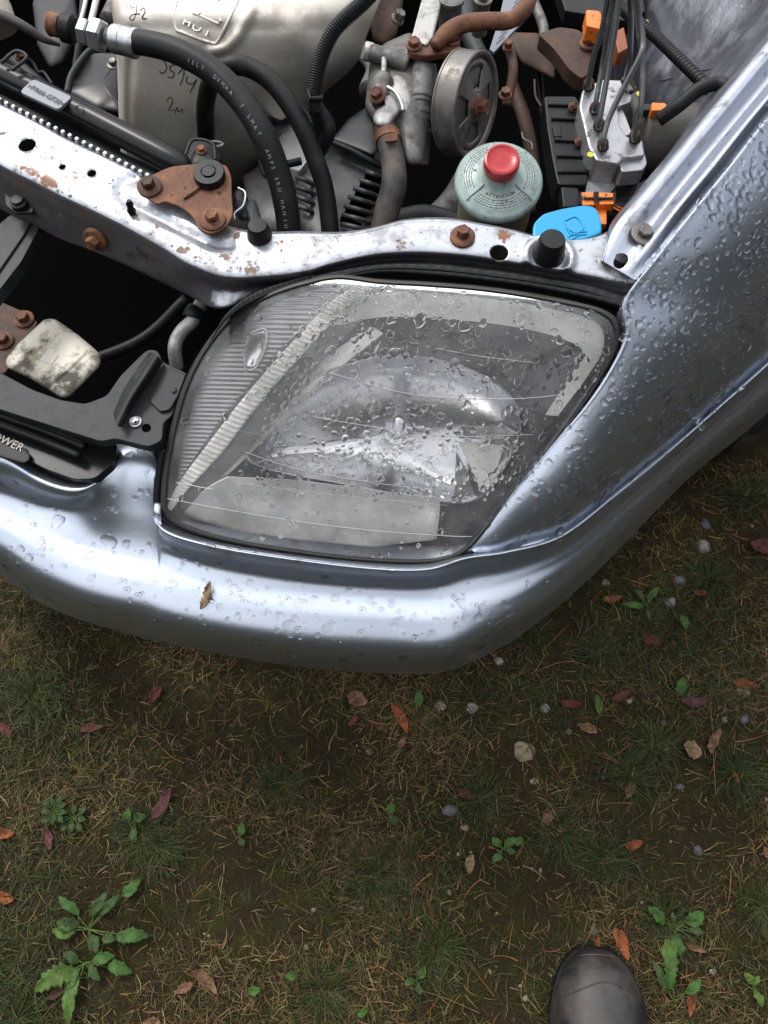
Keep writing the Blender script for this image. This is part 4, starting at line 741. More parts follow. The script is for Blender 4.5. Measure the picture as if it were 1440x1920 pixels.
# ---------------------------------------------------------------- front grille opening
gc = prism('grille_carrier', rpoly([(-80, 660), (0, 698), (60, 730), (115, 750), (160, 757), (200, 742), (225, 705), (255, 675), (276, 655), (296, 656), (304, 678), (352, 700), (349, 722), (322, 780), (306, 792), (304, 826), (278, 838), (216, 822), (190, 828), (120, 806), (0, 768), (-80, 738)], 9), .600, .012, M['greyplastic'], car, .002); tag(gc, 'dark grey plastic grille carrier')
sheet('raised_web', Pv(loft([[(212, 775, .601), (232, 730, .604), (258, 690, .606), (280, 660, .606)], [(216, 788, .612), (240, 742, .615), (266, 700, .618), (290, 664, .616)], [(222, 800, .612), (246, 750, .615), (274, 708, .618), (298, 670, .616)], [(230, 800, .601), (250, 760, .601), (282, 714, .601), (306, 680, .601)]], 12, 20)), M['greyplastic'], gc)
prism('flat_tab', rpoly([(280, 752), (310, 688), (348, 702), (344, 724), (318, 768), (300, 772)], 6), .6035, .003, M['greyplastic'], gc, .0008)
bolt('screw', P(326, 732, .604), (0, 0, 1), .0028, .0012, M['black'], gc, 1.2)
sc_ = lathe('screw', P(254, 791, .601), (0, 0, 1), [(.0062, 0), (.0062, .0012), (.0052, .0016), (.0045, .0012), (.0032, .0028), (.001, .003)], M['zinc'], gc, 28); 
for a in (.4, .4+math.pi/2): V, Fs = boxG(P(254, 791, .6041), (math.cos(a), math.sin(a), 0), (-math.sin(a), math.cos(a), 0), (0, 0, 1), .0048, .0010, .0006); obj('screw_slot', V, Fs, M['void'], sc_, smooth=False)
lathe('screw_hole', P(274, 802, .6005), (0, 0, 1), [(.0045, 0), (.0045, .0003)], M['void'], gc, 16)
gr = prism('lower_grille', rpoly([(-80, 735), (0, 766), (120, 804), (190, 826), (220, 830), (212, 868), (178, 898), (140, 900), (85, 880), (0, 836), (-80, 800)], 10), .560, .02, M['blackgloss'], car, .002)
for l in ([(-80, 748), (0, 778), (90, 810), (160, 838)], [(-80, 766), (0, 796), (80, 826), (150, 855)]): tube('grille_slat', PP(*[(x, y, .572) for x, y in l]), .0042, M['black'], gr)
bdg = prism('badge', rpoly([(-150, 768), (0, 822), (46, 842), (56, 856), (48, 868), (20, 862), (-150, 800)], 6), .5655, .003, M['black'], gr, .001); tube('badge_rim', PP(*[(x, y, .566) for x, y in [(-150, 768), (0, 822), (44, 841), (55, 856), (46, 866), (20, 860), (-60, 834)]]), .0008, M['greyplastic'], bdg, seg=6)
text('badge_lettering', 'POWER', P(5, 842, .5662), P(40, 858, .566)-P(0, 840, .566), (0, 0, 1), .0125, M['steel'], bdg, .0006, 'RIGHT').location.x += .021
ls_ = prism('bonnet_stay', rpoly([(-60, 470), (20, 402), (72, 402), (73, 428), (40, 490), (-60, 620)], 6), .640, .015, M['greyplastic'], car, .002); tag(ls_, 'grey plastic air duct leg'); prism('duct_face', [(-60, 520), (-10, 440), (30, 412), (60, 412), (45, 440), (-10, 520), (-60, 590)], .6425, .003, M['greyplastic'], ls_, .001)
bk = prism('latch_bracket', rpoly([(8, 362), (20, 352), (66, 374), (62, 398), (30, 400), (10, 385)], 4), .664, .003, M['black'], car, .001); lathe('rubber_mount', P(38, 385, .664), (0, 0, 1), [(.0085, 0), (.0085, .005), (.006, .006), (.006, .009), (.003, .0095)], M['black'], bk)
bx_ = dome('fluid_container', [(10, 676), (28, 650), (84, 598), (102, 597), (150, 630), (188, 664), (190, 684), (134, 742), (118, 748), (60, 712), (14, 690)], .560, .010, M['dirtylid'], car, n=80, r=14, flat=1, depth=.035); tag(bx_, 'stained yellowish plastic container')
tube('moulded_edge', PP(*[(x, y, .5715) for x, y in ((104, 712), (130, 690), (164, 656))]), .0006, M['dirtylid'], bx_, seg=6); prism('moulded_panel', [(62, 650), (92, 662), (110, 666), (96, 684), (70, 672)], .5708, .002, M['dirtylid'], bx_, .0006)
sp_ = prism('rusty_plate', rpoly([(-80, 545), (0, 565), (40, 582), (72, 604), (36, 652), (10, 700), (-80, 700)], 8), .500, .01, M['rustdark'], car, .001); bolt('bolt', P(46, 600, .5), (0, 0, 1), .0075, .011, M['rust'], sp_, 1.6); bolt('bolt', P(8, 640, .5), (0, 0, 1), .0075, .011, M['rust'], sp_, 1.6)
tube('metal_pipe', PP((376, 570, .60), (362, 600, .60), (340, 622, .595), (328, 650, .59), (332, 690, .57)), .0072, M['alu'], car); lathe('pipe_joint', P(364, 588, .60), P(340, 620, .595)-P(370, 570, .6), [(.0095, -.006), (.0105, -.004), (.0105, .006), (.009, .008)], M['black'], car)
# front wheel behind the bumper corner
wc_ = P(1388, 852, .20)+Vector((.75, .66, 0))*.275; wc_.z = .30; wh = empty('front_wheel', wc_, car); wx = Vector((.66, -.75, 0))
lathe('tyre', wc_-wx*.09, wx, [(.18, -.09), (.27, -.09), (.295, -.075), (.30, -.03), (.30, -.028), (.293, -.026), (.293, -.020), (.30, -.018), (.30, .018), (.293, .020), (.293, .026), (.30, .028), (.30, .03), (.295, .075), (.27, .09), (.18, .09)], M['dirtrubber'], wh, 72); lathe('rim', wc_-wx*.09, wx, [(.02, .05), (.15, .05), (.18, .088), (.182, .08), (.182, -.08)], M['steel'], wh, 48)

# dim clutter deep in the bay
for i, (pts, r, m) in enumerate([([(960, 160, .50), (985, 230, .50), (1000, 320, .48), (990, 400, .46)], .009, 'rustdark'), ([(880, 330, .42), (850, 380, .42), (800, 430, .42)], .02, 'aludark'), ([(1010, 130, .5), (1018, 220, .5), (1030, 300, .5)], .005, 'rubber'), ([(640, 60, .50), (700, 120, .52), (690, 170, .55)], .012, 'aludark'), ([(870, -20, .55), (880, 60, .55), (900, 110, .55)], .012, 'greyplastic'),
    ([(740, 420, .45), (800, 410, .45), (870, 430, .45)], .018, 'greyplastic'), ([(100, 700, .36), (260, 640, .36), (350, 560, .38)], .008, 'rubber'), ([(420, 360, .5), (450, 420, .5), (520, 440, .5)], .014, 'dirtrubber'), ([(20, 110, .55), (80, 160, .55), (140, 200, .55)], .008, 'rubber'), ([(1000, 0, .5), (1020, 60, .5), (1000, 110, .5)], .007, 'aludark')]):
    tube('bay_hose', PP(*pts), r, M[m], car)
# ---------------------------------------------------------------- woodland added out of view, shaped to darken reflections and ground
def wood():
    n, k = 150, 16; az = np.linspace(R(-215), R(70), n); G = []
    for i, a in enumerate(az):       # azimuth measured from +X; open towards the light
        top = 2.9+.8*math.sin(i*.41)+.5*math.sin(i*1.13+1)+.3*math.sin(i*2.9)
        top += 8.2*math.exp(-((a+math.pi/2)/1.0)**2); top *= min(1, .45+.55*abs(math.sin((a-az[0])/(az[-1]-az[0])*math.pi))*2.2)
        G.append([((8.6+.7*math.sin(i*.9+j*.8)+.5*math.sin(i*2.3-j*1.9)+.10*j)*math.cos(a), (8.6+.7*math.sin(i*.9+j*.8)+.5*math.sin(i*2.3-j*1.9)+.10*j)*math.sin(a), top*j/(k-1)-.1) for j in range(k)])
    G = np.array(G); m = mat('dense_foliage', (.030, .045, .016), .7, layers=(((.008, .012, .005), 3, .45, .6), ((.07, .07, .02), 9, .55, .7)), bumps=((6, .3), (30, .05)))
    o = sheet('unseen_treeline', G, m, solid=.4); tag(o, 'unseen ring of trees added to darken reflections and ground', kind='stuff')
wood()
# ---------------------------------------------------------------- grass, dead blades and moss
GX0, GX1, GY0, GY1 = -.72, .88, -.32, .62
def col_mat(name, rough=.6, trans=0):
    m = bpy.data.materials.new(name); m.use_nodes = True; t = m.node_tree; b = t.nodes['Principled BSDF']; a = N(t, 'ShaderNodeVertexColor'); a.layer_name = 'Col'
    t.links.new(a.outputs[0], b.inputs['Base Color']); b.inputs['Roughness'].default_value = rough; b.inputs['Specular IOR Level'].default_value = .3; return m
def blades(name, n, pal, L0, L1, w, el, dens, seg=3, z0=.0, label='', heads=None):
    pts = []; 
    while sum(len(p) for p in pts) < n:
        q = rng.uniform([GX0, GY0], [GX1, GY1], (n*2, 2)); q = q[rng.random(len(q)) < dens(q[:, 0], q[:, 1])]; pts.append(q)
    q = np.concatenate(pts)[:n]; th = rng.uniform(0, 2*math.pi, n); Ln = rng.uniform(L0, L1, n)*rng.uniform(.6, 1.2, n); e = np.radians(rng.uniform(*el, n)); bend = rng.uniform(-1.5, .6, n); tw = rng.normal(0, .7, n)
    if heads is not None: q, th, Ln = heads(q, th, Ln)
    V = np.zeros((n, (seg+1)*2, 3)); pos = np.c_[q, ground_h(q[:, 0], q[:, 1])+z0]; d_th = th.copy(); ee = e.copy(); wv = w*rng.uniform(.6, 1.3, n)
    for s_ in range(seg+1):
        side = np.c_[-np.sin(d_th), np.cos(d_th), rng.normal(0, .25, n)]*(wv*(1-(s_/seg)**1.6*.85))[:, None]/2
        V[:, 2*s_] = pos-side; V[:, 2*s_+1] = pos+side
        stp_ = (Ln/seg)[:, None]*np.c_[np.cos(ee)*np.cos(d_th), np.cos(ee)*np.sin(d_th), np.sin(ee)]; pos = pos+stp_; ee += bend/seg*.9; d_th += tw/seg
        gz = ground_h(pos[:, 0], pos[:, 1])+.0008; pos[:, 2] = np.maximum(pos[:, 2], gz)
    m_ = (seg+1)*2; base = np.arange(n)[:, None]*m_; Fq = np.concatenate([base+np.array([2*s_, 2*s_+1, 2*s_+3, 2*s_+2]) for s_ in range(seg)])
    me = bpy.data.meshes.new(name); Vf = V.reshape(-1, 3); me.vertices.add(len(Vf)); me.vertices.foreach_set('co', Vf.ravel()); nf = len(Fq)
    me.loops.add(nf*4); me.loops.foreach_set('vertex_index', Fq.ravel().astype(np.int32)); me.polygons.add(nf); me.polygons.foreach_set('loop_start', np.arange(nf, dtype=np.int32)*4)
    me.update(); pal = np.array(pal)*np.array([.72, .66, .5]); ci = pal[rng.integers(0, len(pal), n)]*rng.uniform(.55, 1.35, (n, 1)); ci = np.repeat(ci, m_, 0)
    at = me.color_attributes.new('Col', 'FLOAT_COLOR', 'POINT'); at.data.foreach_set('color', np.c_[ci, np.ones(len(ci))].ravel().astype(np.float32))
    me.materials.append(col_mat(name+'_blade', .65)); me.validate(); o = bpy.data.objects.new(name, me); COL.objects.link(o); WL[o] = np.zeros(3); tag(o, label, kind='stuff'); return o
def nsk(x, y, s, sd, lo, hi): return np.clip((fbm(x, y, s, sd, 3)-lo)/(hi-lo), 0, 1)
blades('moss', 130000, [(.045, .054, .004), (.062, .066, .006), (.026, .030, .006), (.045, .034, .010)], .002, .0055, .0011, (30, 90), lambda x, y: .25+.75*nsk(x, y, 12, 11, -.3, .5), 1, .0, 'low olive moss covering the soil')
blades('dead_grass', 38000, [(.17, .115, .05), (.085, .05, .022), (.25, .19, .105), (.05, .028, .012), (.11, .085, .022)], .008, .036, .0012, (-5, 42), lambda x, y: .12+.88*nsk(x, y, 13, 21, -.2, .5), 3, .001, 'pale dry grass blades lying over the moss')
tc_ = np.array([tuple(P(*p, .005))[:2] for p in [(1120, 1225), (990, 1180), (1225, 1400), (1180, 1450), (1130, 1610), (900, 1500), (1050, 1560), (300, 1590), (1430, 1700), (1250, 1730), (60, 1300), (30, 1910), (1400, 930), (1330, 1080), (530, 1470), (700, 1640), (610, 1860), (1380, 1450), (260, 1560), (820, 1780)]])
def tuft(q, th, Ln):
    n = len(q); k = rng.integers(0, len(tc_), n); r = np.abs(rng.normal(0, .020, n)); a = rng.uniform(0, 6.28, n); on = rng.random(n) < .38
    q = np.where(on[:, None], tc_[k]+np.c_[r*np.cos(a), r*np.sin(a)], q); th = np.where(on, a+rng.normal(0, .5, n), th); return q, th, Ln
blades('grass', 19000, [(.032, .058, .012), (.022, .042, .010), (.055, .08, .022), (.07, .075, .025)], .015, .045, .0013, (8, 55), lambda x, y: .05+.95*nsk(x, y, 9, 31, 0, .5), 4, .001, 'thin green grass tufts growing through the moss', tuft)
blades('pine_needles', 260, [(.30, .11, .04), (.24, .10, .035), (.34, .16, .06)], .035, .06, .0011, (-2, 6), lambda x, y: .3+.7*(x > 0), 4, .006, 'fallen brown pine needles scattered on the moss')
# ---------------------------------------------------------------- stones
def blob(r, sub=2, sd=0, flat=.6, ang=.25):
    bm = bmesh.new(); bmesh.ops.create_icosphere(bm, subdivisions=sub, radius=1); rr = np.random.default_rng(sd); ph = rr.uniform(0, 6, 9); ax = rr.uniform(.7, 1.2, 3)
    for v in bm.verts:
        x, y, z = v.co; k = 1+ang*(math.sin(3*x+ph[0])*math.sin(2.6*y+ph[1])+.6*math.sin(4.1*z+ph[2]+2*x)+.3*math.sin(7*y+ph[3])*math.sin(6*x+ph[4])); v.co = Vector((x*ax[0], y*ax[1], z*flat))*k*r
    V = np.array([tuple(v.co) for v in bm.verts]); Fs = [tuple(w.index for w in f.verts) for f in bm.faces]; bm.free(); return V, Fs
stone_m = {'grey': mat('grey_stone', (.16, .15, .14), .75, layers=(((.30, .28, .26), 160, .5, .7), ((.07, .065, .06), 60, .52, .7)), bumps=((400, .0006),)), 'white': mat('pale_stone', (.34, .30, .25), .75, layers=(((.14, .11, .08), 90, .45, .65),), bumps=((400, .0005),)),
           'blue': mat('slate_stone', (.055, .058, .062), .6, layers=(((.10, .10, .11), 90, .5, .7),), bumps=((300, .0004),)), 'tan': mat('tan_stone', (.22, .17, .11), .8, layers=(((.05, .045, .02), 80, .45, .65),), bumps=((400, .0006),))}
def gp(x, y, d=0):
    p = P(x, y, .005); p = P(x, y, float(ground_h(p.x, p.y))+d); return p
for i, (x, y, r, kd, fl, lab) in enumerate([
    (1318, 1025, 22, 'grey', .5, 'large veined grey stone below the bumper corner at the right'), (1322, 983, 13, 'blue', .5, 'dark slate chip just above the large veined grey stone'), (1275, 1088, 14, 'blue', .6, 'rounded dark blue pebble between small white grit'),
    (1257, 1128, 20, 'grey', .35, 'flat grey stone half buried in moss below the blue pebble'), (935, 1240, 13, 'white', .6, 'bright white stone under the curve of the bumper'), (1136, 1093, 12, 'tan', .5, 'tan stone beside the bumper edge at the right'),
    (825, 1325, 16, 'white', .5, 'pale mottled stone right of the brown leaf and green leaf'), (884, 1328, 13, 'grey', .5, 'grey stone touching the pale mottled pair below the bumper'), (796, 1348, 9, 'white', .6, 'small white pebble beside the bright green leaf'),
    (844, 1520, 20, 'blue', .45, 'rough dark grey stone left of the thick grass tuft'), (871, 1552, 10, 'tan', .6, 'yellowish pebble next to the rough dark grey stone'), (1022, 1328, 12, 'grey', .5, 'grey pebble among dry grass, middle right'),
    (985, 1410, 26, 'tan', .35, 'broad mossy tan stone lying flat in the grass'), (1001, 1465, 10, 'white', .6, 'cream pebble below the broad mossy tan stone'), (1066, 1372, 10, 'tan', .6, 'small buff pebble between two reddish leaves'),
    (1180, 1313, 10, 'white', .6, 'pale oval pebble beside the red leaf scraps'), (1395, 1296, 16, 'white', .5, 'cream stone under the shiny orange leaf at the right edge'), (1244, 1357, 9, 'blue', .6, 'small purple grey pebble above the grass tuft'),
    (1275, 1475, 11, 'blue', .5, 'dark pebble in the moss at the right'), (1308, 1595, 13, 'blue', .5, 'grey blue stone beside the paired pine needles'), (1358, 1350, 8, 'white', .6, 'bright little pebble near the right edge'), (1395, 1348, 14, 'blue', .4, 'flat slate stone near the right edge by pine needles'),
    (859, 1602, 6, 'white', .6, 'tiny white pebble left of the tan folded leaf'), (812, 1600, 5, 'white', .6, 'tiny bright pebble in the middle of the moss'), (693, 1410, 9, 'tan', .6, 'dull tan pebble in the dark moss below the bumper'), (1336, 1822, 9, 'white', .5, 'pale green tinged pebble right of the boot'), (1113, 1745, 11, 'blue', .6, 'dark round pebble above the boot toe'), (380, 1913, 7, 'white', .6, 'pale pebble at the bottom edge left of centre')]):
    p = gp(x, y, -.001); k = r*.74*mpp(x, y, 0); V, Fs = blob(k, 3, i+3, fl, ang=.11); o = obj('stone', V+np.array(p), Fs, stone_m[kd]); tag(o, lab, 'stone', 'stones lying in the moss')
mb = MB(); pv = [blob(1, 1, s_, .7) for s_ in range(6)]
for i in range(850):
    x = rng.uniform(GX0, GX1); y = rng.uniform(GY0, GY1); c = .35+.65*float(nsk(np.array(x), np.array(y), 10, 41, -.1, .5))*(1 if x > .05 else .25)
    if rng.random() > c: continue
    s_ = rng.choice([.0012, .0018, .0026, .004], p=[.4, .35, .2, .05]); V, Fs = pv[i % 6]; mb.add(V*s_+np.array([x, y, float(ground_h(x, y))+.001]), Fs)
g_ = mb.build('gravel', stone_m['tan']); tag(g_, 'fine scattered grit in the moss', kind='stuff')
# ---------------------------------------------------------------- fallen leaves
def leafG(l, w, curl, fold, wav, nL=14, nW=6, sd=0, shape=1.0, lobes=0):
    V = []
    for i in range(nL+1):
        t = i/nL; ww = w*(math.sin(math.pi*t**shape)**.75)*(1+(lobes*math.sin(t*nL*2.1) if lobes else 0))+.0004
        for j in range(nW+1):
            s_ = j/nW*2-1; z = fold*abs(s_)*ww+curl*((t-.5)**2-.1)*l+wav*math.sin(9*t+sd+3*s_)*ww*.5*abs(s_)+(.0006 if j == nW//2 else 0)
            ww2 = ww*(1+.10*math.sin(17*t+sd*2+s_*2)+.07*math.sin(29*t+sd)); V.append((l*(t-.5), s_*ww2+.08*l*math.sin(t*3+sd), z))
    V = np.array(V); return V, gridF(nL+1, nW+1)
leaf_m = {}
for nm, c1, c2 in (('orange', (.24, .065, .018), (.11, .03, .012)), ('red', (.10, .022, .016), (.055, .018, .014)), ('brown', (.10, .045, .025), (.19, .10, .055)), ('purple', (.06, .022, .028), (.10, .03, .035)), ('tan', (.24, .16, .09), (.13, .08, .04)), ('green', (.045, .105, .018), (.028, .065, .012)), ('lime', (.075, .13, .025), (.045, .085, .014)), ('dark', (.018, .042, .010), (.035, .06, .014))):
    leaf_m[nm] = mat(nm+'_leaf', c1, .65, spec=.25, layers=((c2, 90, .42, .58, .6), (tuple(k*.45 for k in c2), 320, .58, .66, .8)), bumps=((250, .0006),))
def leaf_at(x, y, ang, l, w, m, lab, grp='fallen leaves on the ground', z=.006, **k):
    s_ = mpp(x, y, 0); V, Fs = leafG(l*s_, w*s_/2, **k); a = -R(ang); Rm = np.array([[math.cos(a), -math.sin(a), 0], [math.sin(a), math.cos(a), 0], [0, 0, 1]]); V = V@Rm.T; V[:, 2] += .12*V[:, 0]*math.sin(x)
    o = obj('fallen_leaf', V+np.array(gp(x, y, z)), Fs, leaf_m[m], solid=.0003); return tag(o, lab, 'leaf', grp)
rngl = np.random.default_rng(5)
for i, (x, y, a, l, w, m, lab) in enumerate([
    (748, 1348, 62, 62, 17, 'orange', 'long curled orange leaf below the middle of the bumper'), (172, 1366, -18, 46, 16, 'red', 'dull red leaf in the dark moss at the left'), (8, 1562, -12, 42, 18, 'orange', 'bright orange leaf at the left edge, upper of the pair'), (8, 1680, 12, 46, 20, 'orange', 'notched orange leaf at the left edge, lower of the pair'),
    (303, 1505, -52, 62, 22, 'purple', 'dark purple leaf left of centre'), (90, 1572, 80, 42, 16, 'purple', 'narrow dull purple leaf beside the small herb'), (292, 1305, -55, 40, 18, 'red', 'rust red leaf in the shade under the bumper'), (384, 1842, 28, 62, 22, 'brown', 'crinkled brown leaf with a pale torn tip near the bottom'),
    (347, 1852, -40, 34, 16, 'brown', 'small smooth brown leaf touching the crinkled one'), (105, 1860, -50, 34, 16, 'red', 'reddish leaf under the rosette weed'), (1147, 1121, -4, 38, 14, 'orange', 'flat orange brown leaf by the bumper at the right'), (1313, 1111, 14, 26, 11, 'orange', 'short orange leaf below the blue pebble'),
    (1424, 1027, 30, 40, 32, 'red', 'broad crimson leaf at the right edge'), (1224, 1204, -6, 36, 18, 'red', 'flat dull red leaf in the grass right of centre'), (1396, 1283, -3, 42, 20, 'orange', 'shiny orange leaf resting on a cream stone'), (1300, 1313, -10, 52, 18, 'purple', 'long plum coloured leaf beside a green one'),
    (1164, 1302, -22, 40, 14, 'red', 'red leaf scraps beside the pale oval pebble'), (1070, 1318, 18, 40, 16, 'red', 'brick red leaf above the grass tuft'), (1100, 1366, 32, 38, 17, 'brown', 'brown leaf leaning into the grass tuft'), (1120, 1322, 86, 36, 14, 'lime', 'pale green serrated leaf standing upright'),
    (1340, 1390, -70, 50, 16, 'brown', 'folded brown leaf beside the long stem at the right'), (1298, 1405, 20, 36, 30, 'tan', 'pale tan torn leaf on dark moss at the right'), (1180, 1480, 30, 20, 30, 'brown', 'crumpled brown scrap in the dry grass'), (1188, 1583, -8, 34, 17, 'orange', 'blunt orange brown leaf in the middle of the grass'),
    (1028, 1535, -35, 38, 18, 'brown', 'dull brown leaf under the grass at the right'), (883, 1620, -75, 34, 17, 'tan', 'pale folded tan leaf with pointed tips'), (1164, 1770, 62, 56, 22, 'orange', 'orange brown leaf touching the boot toe'), (1122, 1768, 70, 22, 10, 'orange', 'tiny amber leaf above the boot toe'),
    (1293, 1873, -84, 62, 18, 'orange', 'upright vivid orange leaf right of the boot'), (1303, 1775, 30, 40, 10, 'brown', 'thin brown leaf beside the broad leaved weed'), (870, 1488, 40, 30, 18, 'red', 'dark red leaf at the edge of the thick grass tuft'), (1378, 1458, 88, 22, 8, 'orange', 'tiny orange leaf at the right edge'),
    (670, 1312, 10, 40, 30, 'brown', 'dark brown crumpled leaf close under the bumper'), (662, 1352, -60, 24, 12, 'red', 'small orange red scrap under the bumper centre'), (752, 1392, -60, 26, 12, 'brown', 'small tan brown scrap below the long curled leaf'), (1442, 1600, 60, 30, 14, 'brown', 'brown leaf cut by the right edge'), (285, 1916, 8, 34, 16, 'brown', 'dark brown leaf at the bottom edge'),
    (10, 1370, 55, 36, 16, 'red', 'dull red leaf at the left edge in shade')]):
    leaf_at(x, y, a, l, w, m, lab, curl=rngl.uniform(.2, 1.1), fold=rngl.uniform(.1, .6), wav=rngl.uniform(.2, .7), sd=i, shape=rngl.uniform(.8, 1.2))
# bark flake lying on the bumper
V, Fs = leafG(.028, .0038, .1, .3, 1.2, nL=18, nW=5, sd=4, lobes=.25); a = R(62); Rm = np.array([[math.cos(a), -math.sin(a), 0], [math.sin(a), math.cos(a), 0], [0, 0, 1]])
fb_ = BG.reshape(-1, 3); pfk = P(391, 1116, .498); i = np.argmin(((fb_-np.array(pfk))[:, :2]**2).sum(1)+((fb_-np.array(pfk))[:, 2]**2)*.2)
V = V@Rm.T; V[:, 2] += V[:, 1]*.45; o = obj('bark_flake', V+fb_[i]+np.array([0, -.001, .003]), Fs, leaf_m['tan'], solid=.0006); tag(o, 'pale brown bark flake stuck on the wet bumper', 'bark flake')
# ---------------------------------------------------------------- weeds
def weed(x, y, leaves, lab, m='green', grp='weeds growing in the moss'):
    if len(leaves) > 6: leaves = [(a_, b_*.9, c_*.88, d_*.78, *r) for a_, b_, c_, d_, *r in leaves]
    r_ = empty('weed', gp(x, y)); tag(r_, lab, 'weed', grp); s_ = mpp(x, y, 0)
    for i, (ang, dist, l, w, lobes, mm) in enumerate(leaves):
        V, Fs = leafG(l*s_, w*s_/2, -.5, .25, .35, nL=20, nW=6, sd=i+x, shape=.65 if lobes > .15 else .8, lobes=lobes); a = -R(ang); V[:, 0] += (dist+l/2)*s_
        V[:, 2] += .004+.22*np.clip(V[:, 0], 0, 1)-(V[:, 0]**2)*2.2
        Rm = np.array([[math.cos(a), -math.sin(a), 0], [math.sin(a), math.cos(a), 0], [0, 0, 1]]); obj('leaf', V@Rm.T+np.array(gp(x, y, .004)), Fs, leaf_m[mm or m], r_, solid=.0003)
        q = [gp(x, y, .004)+Vector((d_*s_*math.cos(a), d_*s_*math.sin(a), .0015)) for d_ in (0, dist/2+2, dist+l*.6)]
        tube('leaf_stem', [q[0], q[1]+Vector((0, 0, .003)), q[2]+Vector((0, 0, .003))], [.0011, .0009, .0004], leaf_m['lime'], r_, seg=6)
weed(168, 1742, [(-135, 35, 60, 22, 0, 'green'), (-165, 22, 48, 34, .05, 'dark'), (178, 25, 50, 26, .05, 'lime'), (-70, 20, 60, 24, .05, 'dark'), (-52, 30, 60, 22, .06, 'dark'), (-45, 90, 48, 26, .1, 'green'), (18, 35, 30, 22, 0, 'dark'), (8, 60, 70, 32, .1, 'green'), (60, 12, 40, 26, 0, 'dark')], 'broad green rosette weed at the bottom left, upper plant')
weed(160, 1805, [(150, 20, 92, 44, .25, 'lime'), (100, 18, 100, 30, .1, 'lime'), (125, 12, 50, 26, .1, 'green'), (-10, 16, 50, 28, .1, 'green'), (8, 50, 56, 30, .08, 'green'), (35, 10, 40, 22, .1, 'dark'), (-160, 10, 40, 22, .1, 'dark')], 'toothed green rosette weed at the bottom left, lower plant')
weed(1265, 1742, [(-145, 20, 42, 20, .05, 'green'), (-30, 22, 40, 26, .05, 'green'), (112, 16, 60, 30, 0, 'lime'), (95, 10, 34, 24, 0, 'green'), (-95, 8, 22, 10, 0, 'dark'), (5, 24, 28, 12, 0, 'dark')], 'rosette weed with oval leaves above the right side of the boot')
weed(1264, 1880, [(-92, 20, 78, 22, .28, 'green'), (-120, 20, 60, 16, .1, 'dark'), (-40, 26, 40, 18, .1, 'green')], 'narrow toothed dandelion weed right of the boot')
weed(942, 1592, [(-130, 6, 22, 15, 0, 'green'), (-40, 6, 24, 15, 0, 'green'), (130, 8, 22, 14, 0, 'green'), (10, 6, 18, 12, 0, 'dark')], 'little four leaved seedling right of the tan folded leaf')
weed(782, 1838, [(-60, 4, 24, 14, 0, 'green'), (170, 5, 20, 12, 0, 'green'), (80, 4, 20, 12, 0, 'dark')], 'small three leaved seedling near the bottom centre')
weed(782, 1328, [(-88, 0, 34, 17, 0, 'green')], 'single bright green leaf beside the long curled orange leaf')
weed(731, 1530, [(-90, 3, 18, 18, 0, 'green'), (40, 3, 16, 14, 0, 'dark')], 'tiny pair of round green leaves in the dark moss')
weed(105, 1520, [(k*40+10, 8+6*(k % 2), 20, 14, .2, 'dark') for k in range(9)], 'small ferny herb at the left, left clump'); weed(140, 1535, [(k*45, 8+6*(k % 2), 20, 14, .2, 'dark') for k in range(8)], 'small ferny herb at the left, right clump')
weed(1213, 1135, [(180, 6, 44, 12, 0, 'green'), (-60, 6, 34, 12, 0, 'green'), (-130, 6, 30, 10, 0, 'dark'), (90, 4, 30, 8, 0, 'dark')], 'flat green weed in the grass right of the bumper curve')
weed(1276, 1306, [(-80, 0, 36, 20, 0, 'green')], 'single green leaf beside the plum coloured leaf'); weed(1285, 1180, [(-110, 0, 28, 14, 0, 'green')], 'small green leaf above the plum coloured leaf'); weed(1412, 1850, [(-120, 5, 24, 16, 0, 'lime'), (80, 5, 28, 14, 0, 'lime'), (-60, 4, 18, 10, 0, 'lime')], 'light green seedling at the lower right edge'); weed(560, 1822, [(160, 0, 26, 16, 0, 'green')], 'round green seedling leaf near the bottom centre'); weed(466, 1865, [(-30, 0, 26, 16, 0, 'green')], 'bright green seedling right of the crinkled brown leaf'); weed(690, 1895, [(170, 2, 18, 14, 0, 'green')], 'round bright seedling at the bottom edge'); weed(985, 1580, [(190, 4, 22, 16, 0, 'green')], 'lone green leaf right of the four leaved seedling'); weed(450, 1570, [(-80, 4, 22, 14, 0, 'green'), (60, 2, 16, 12, 0, 'dark')], 'small green leaf pair in the dry grass left of centre')
weed(245, 1545, [(-100, 4, 24, 14, 0, 'green'), (-30, 8, 26, 18, 0, 'dark'), (60, 10, 26, 16, 0, 'dark')], 'grey green seedling below the dark purple leaf')
for i, (pts, lab) in enumerate([([(1330, 1300), (1335, 1360), (1338, 1420), (1342, 1490)], 'long thin dark stem standing up at the right'), ([(1035, 1160), (1010, 1190), (1020, 1230)], 'thin dry stalk by the bumper at the right'), ([(760, 1850), (830, 1870), (900, 1900)], 'straight pale stalk near the bottom centre'), ([(1000, 1020+240), (1060, 1240), (1110, 1250)], 'bent dry stalk under the bumper curve')]):
    o = tube('twig', [gp(x, y, .006) for x, y in pts], .0008, leaf_m['brown'], None, seg=6); tag(o, lab, 'twig', 'twigs on the ground')
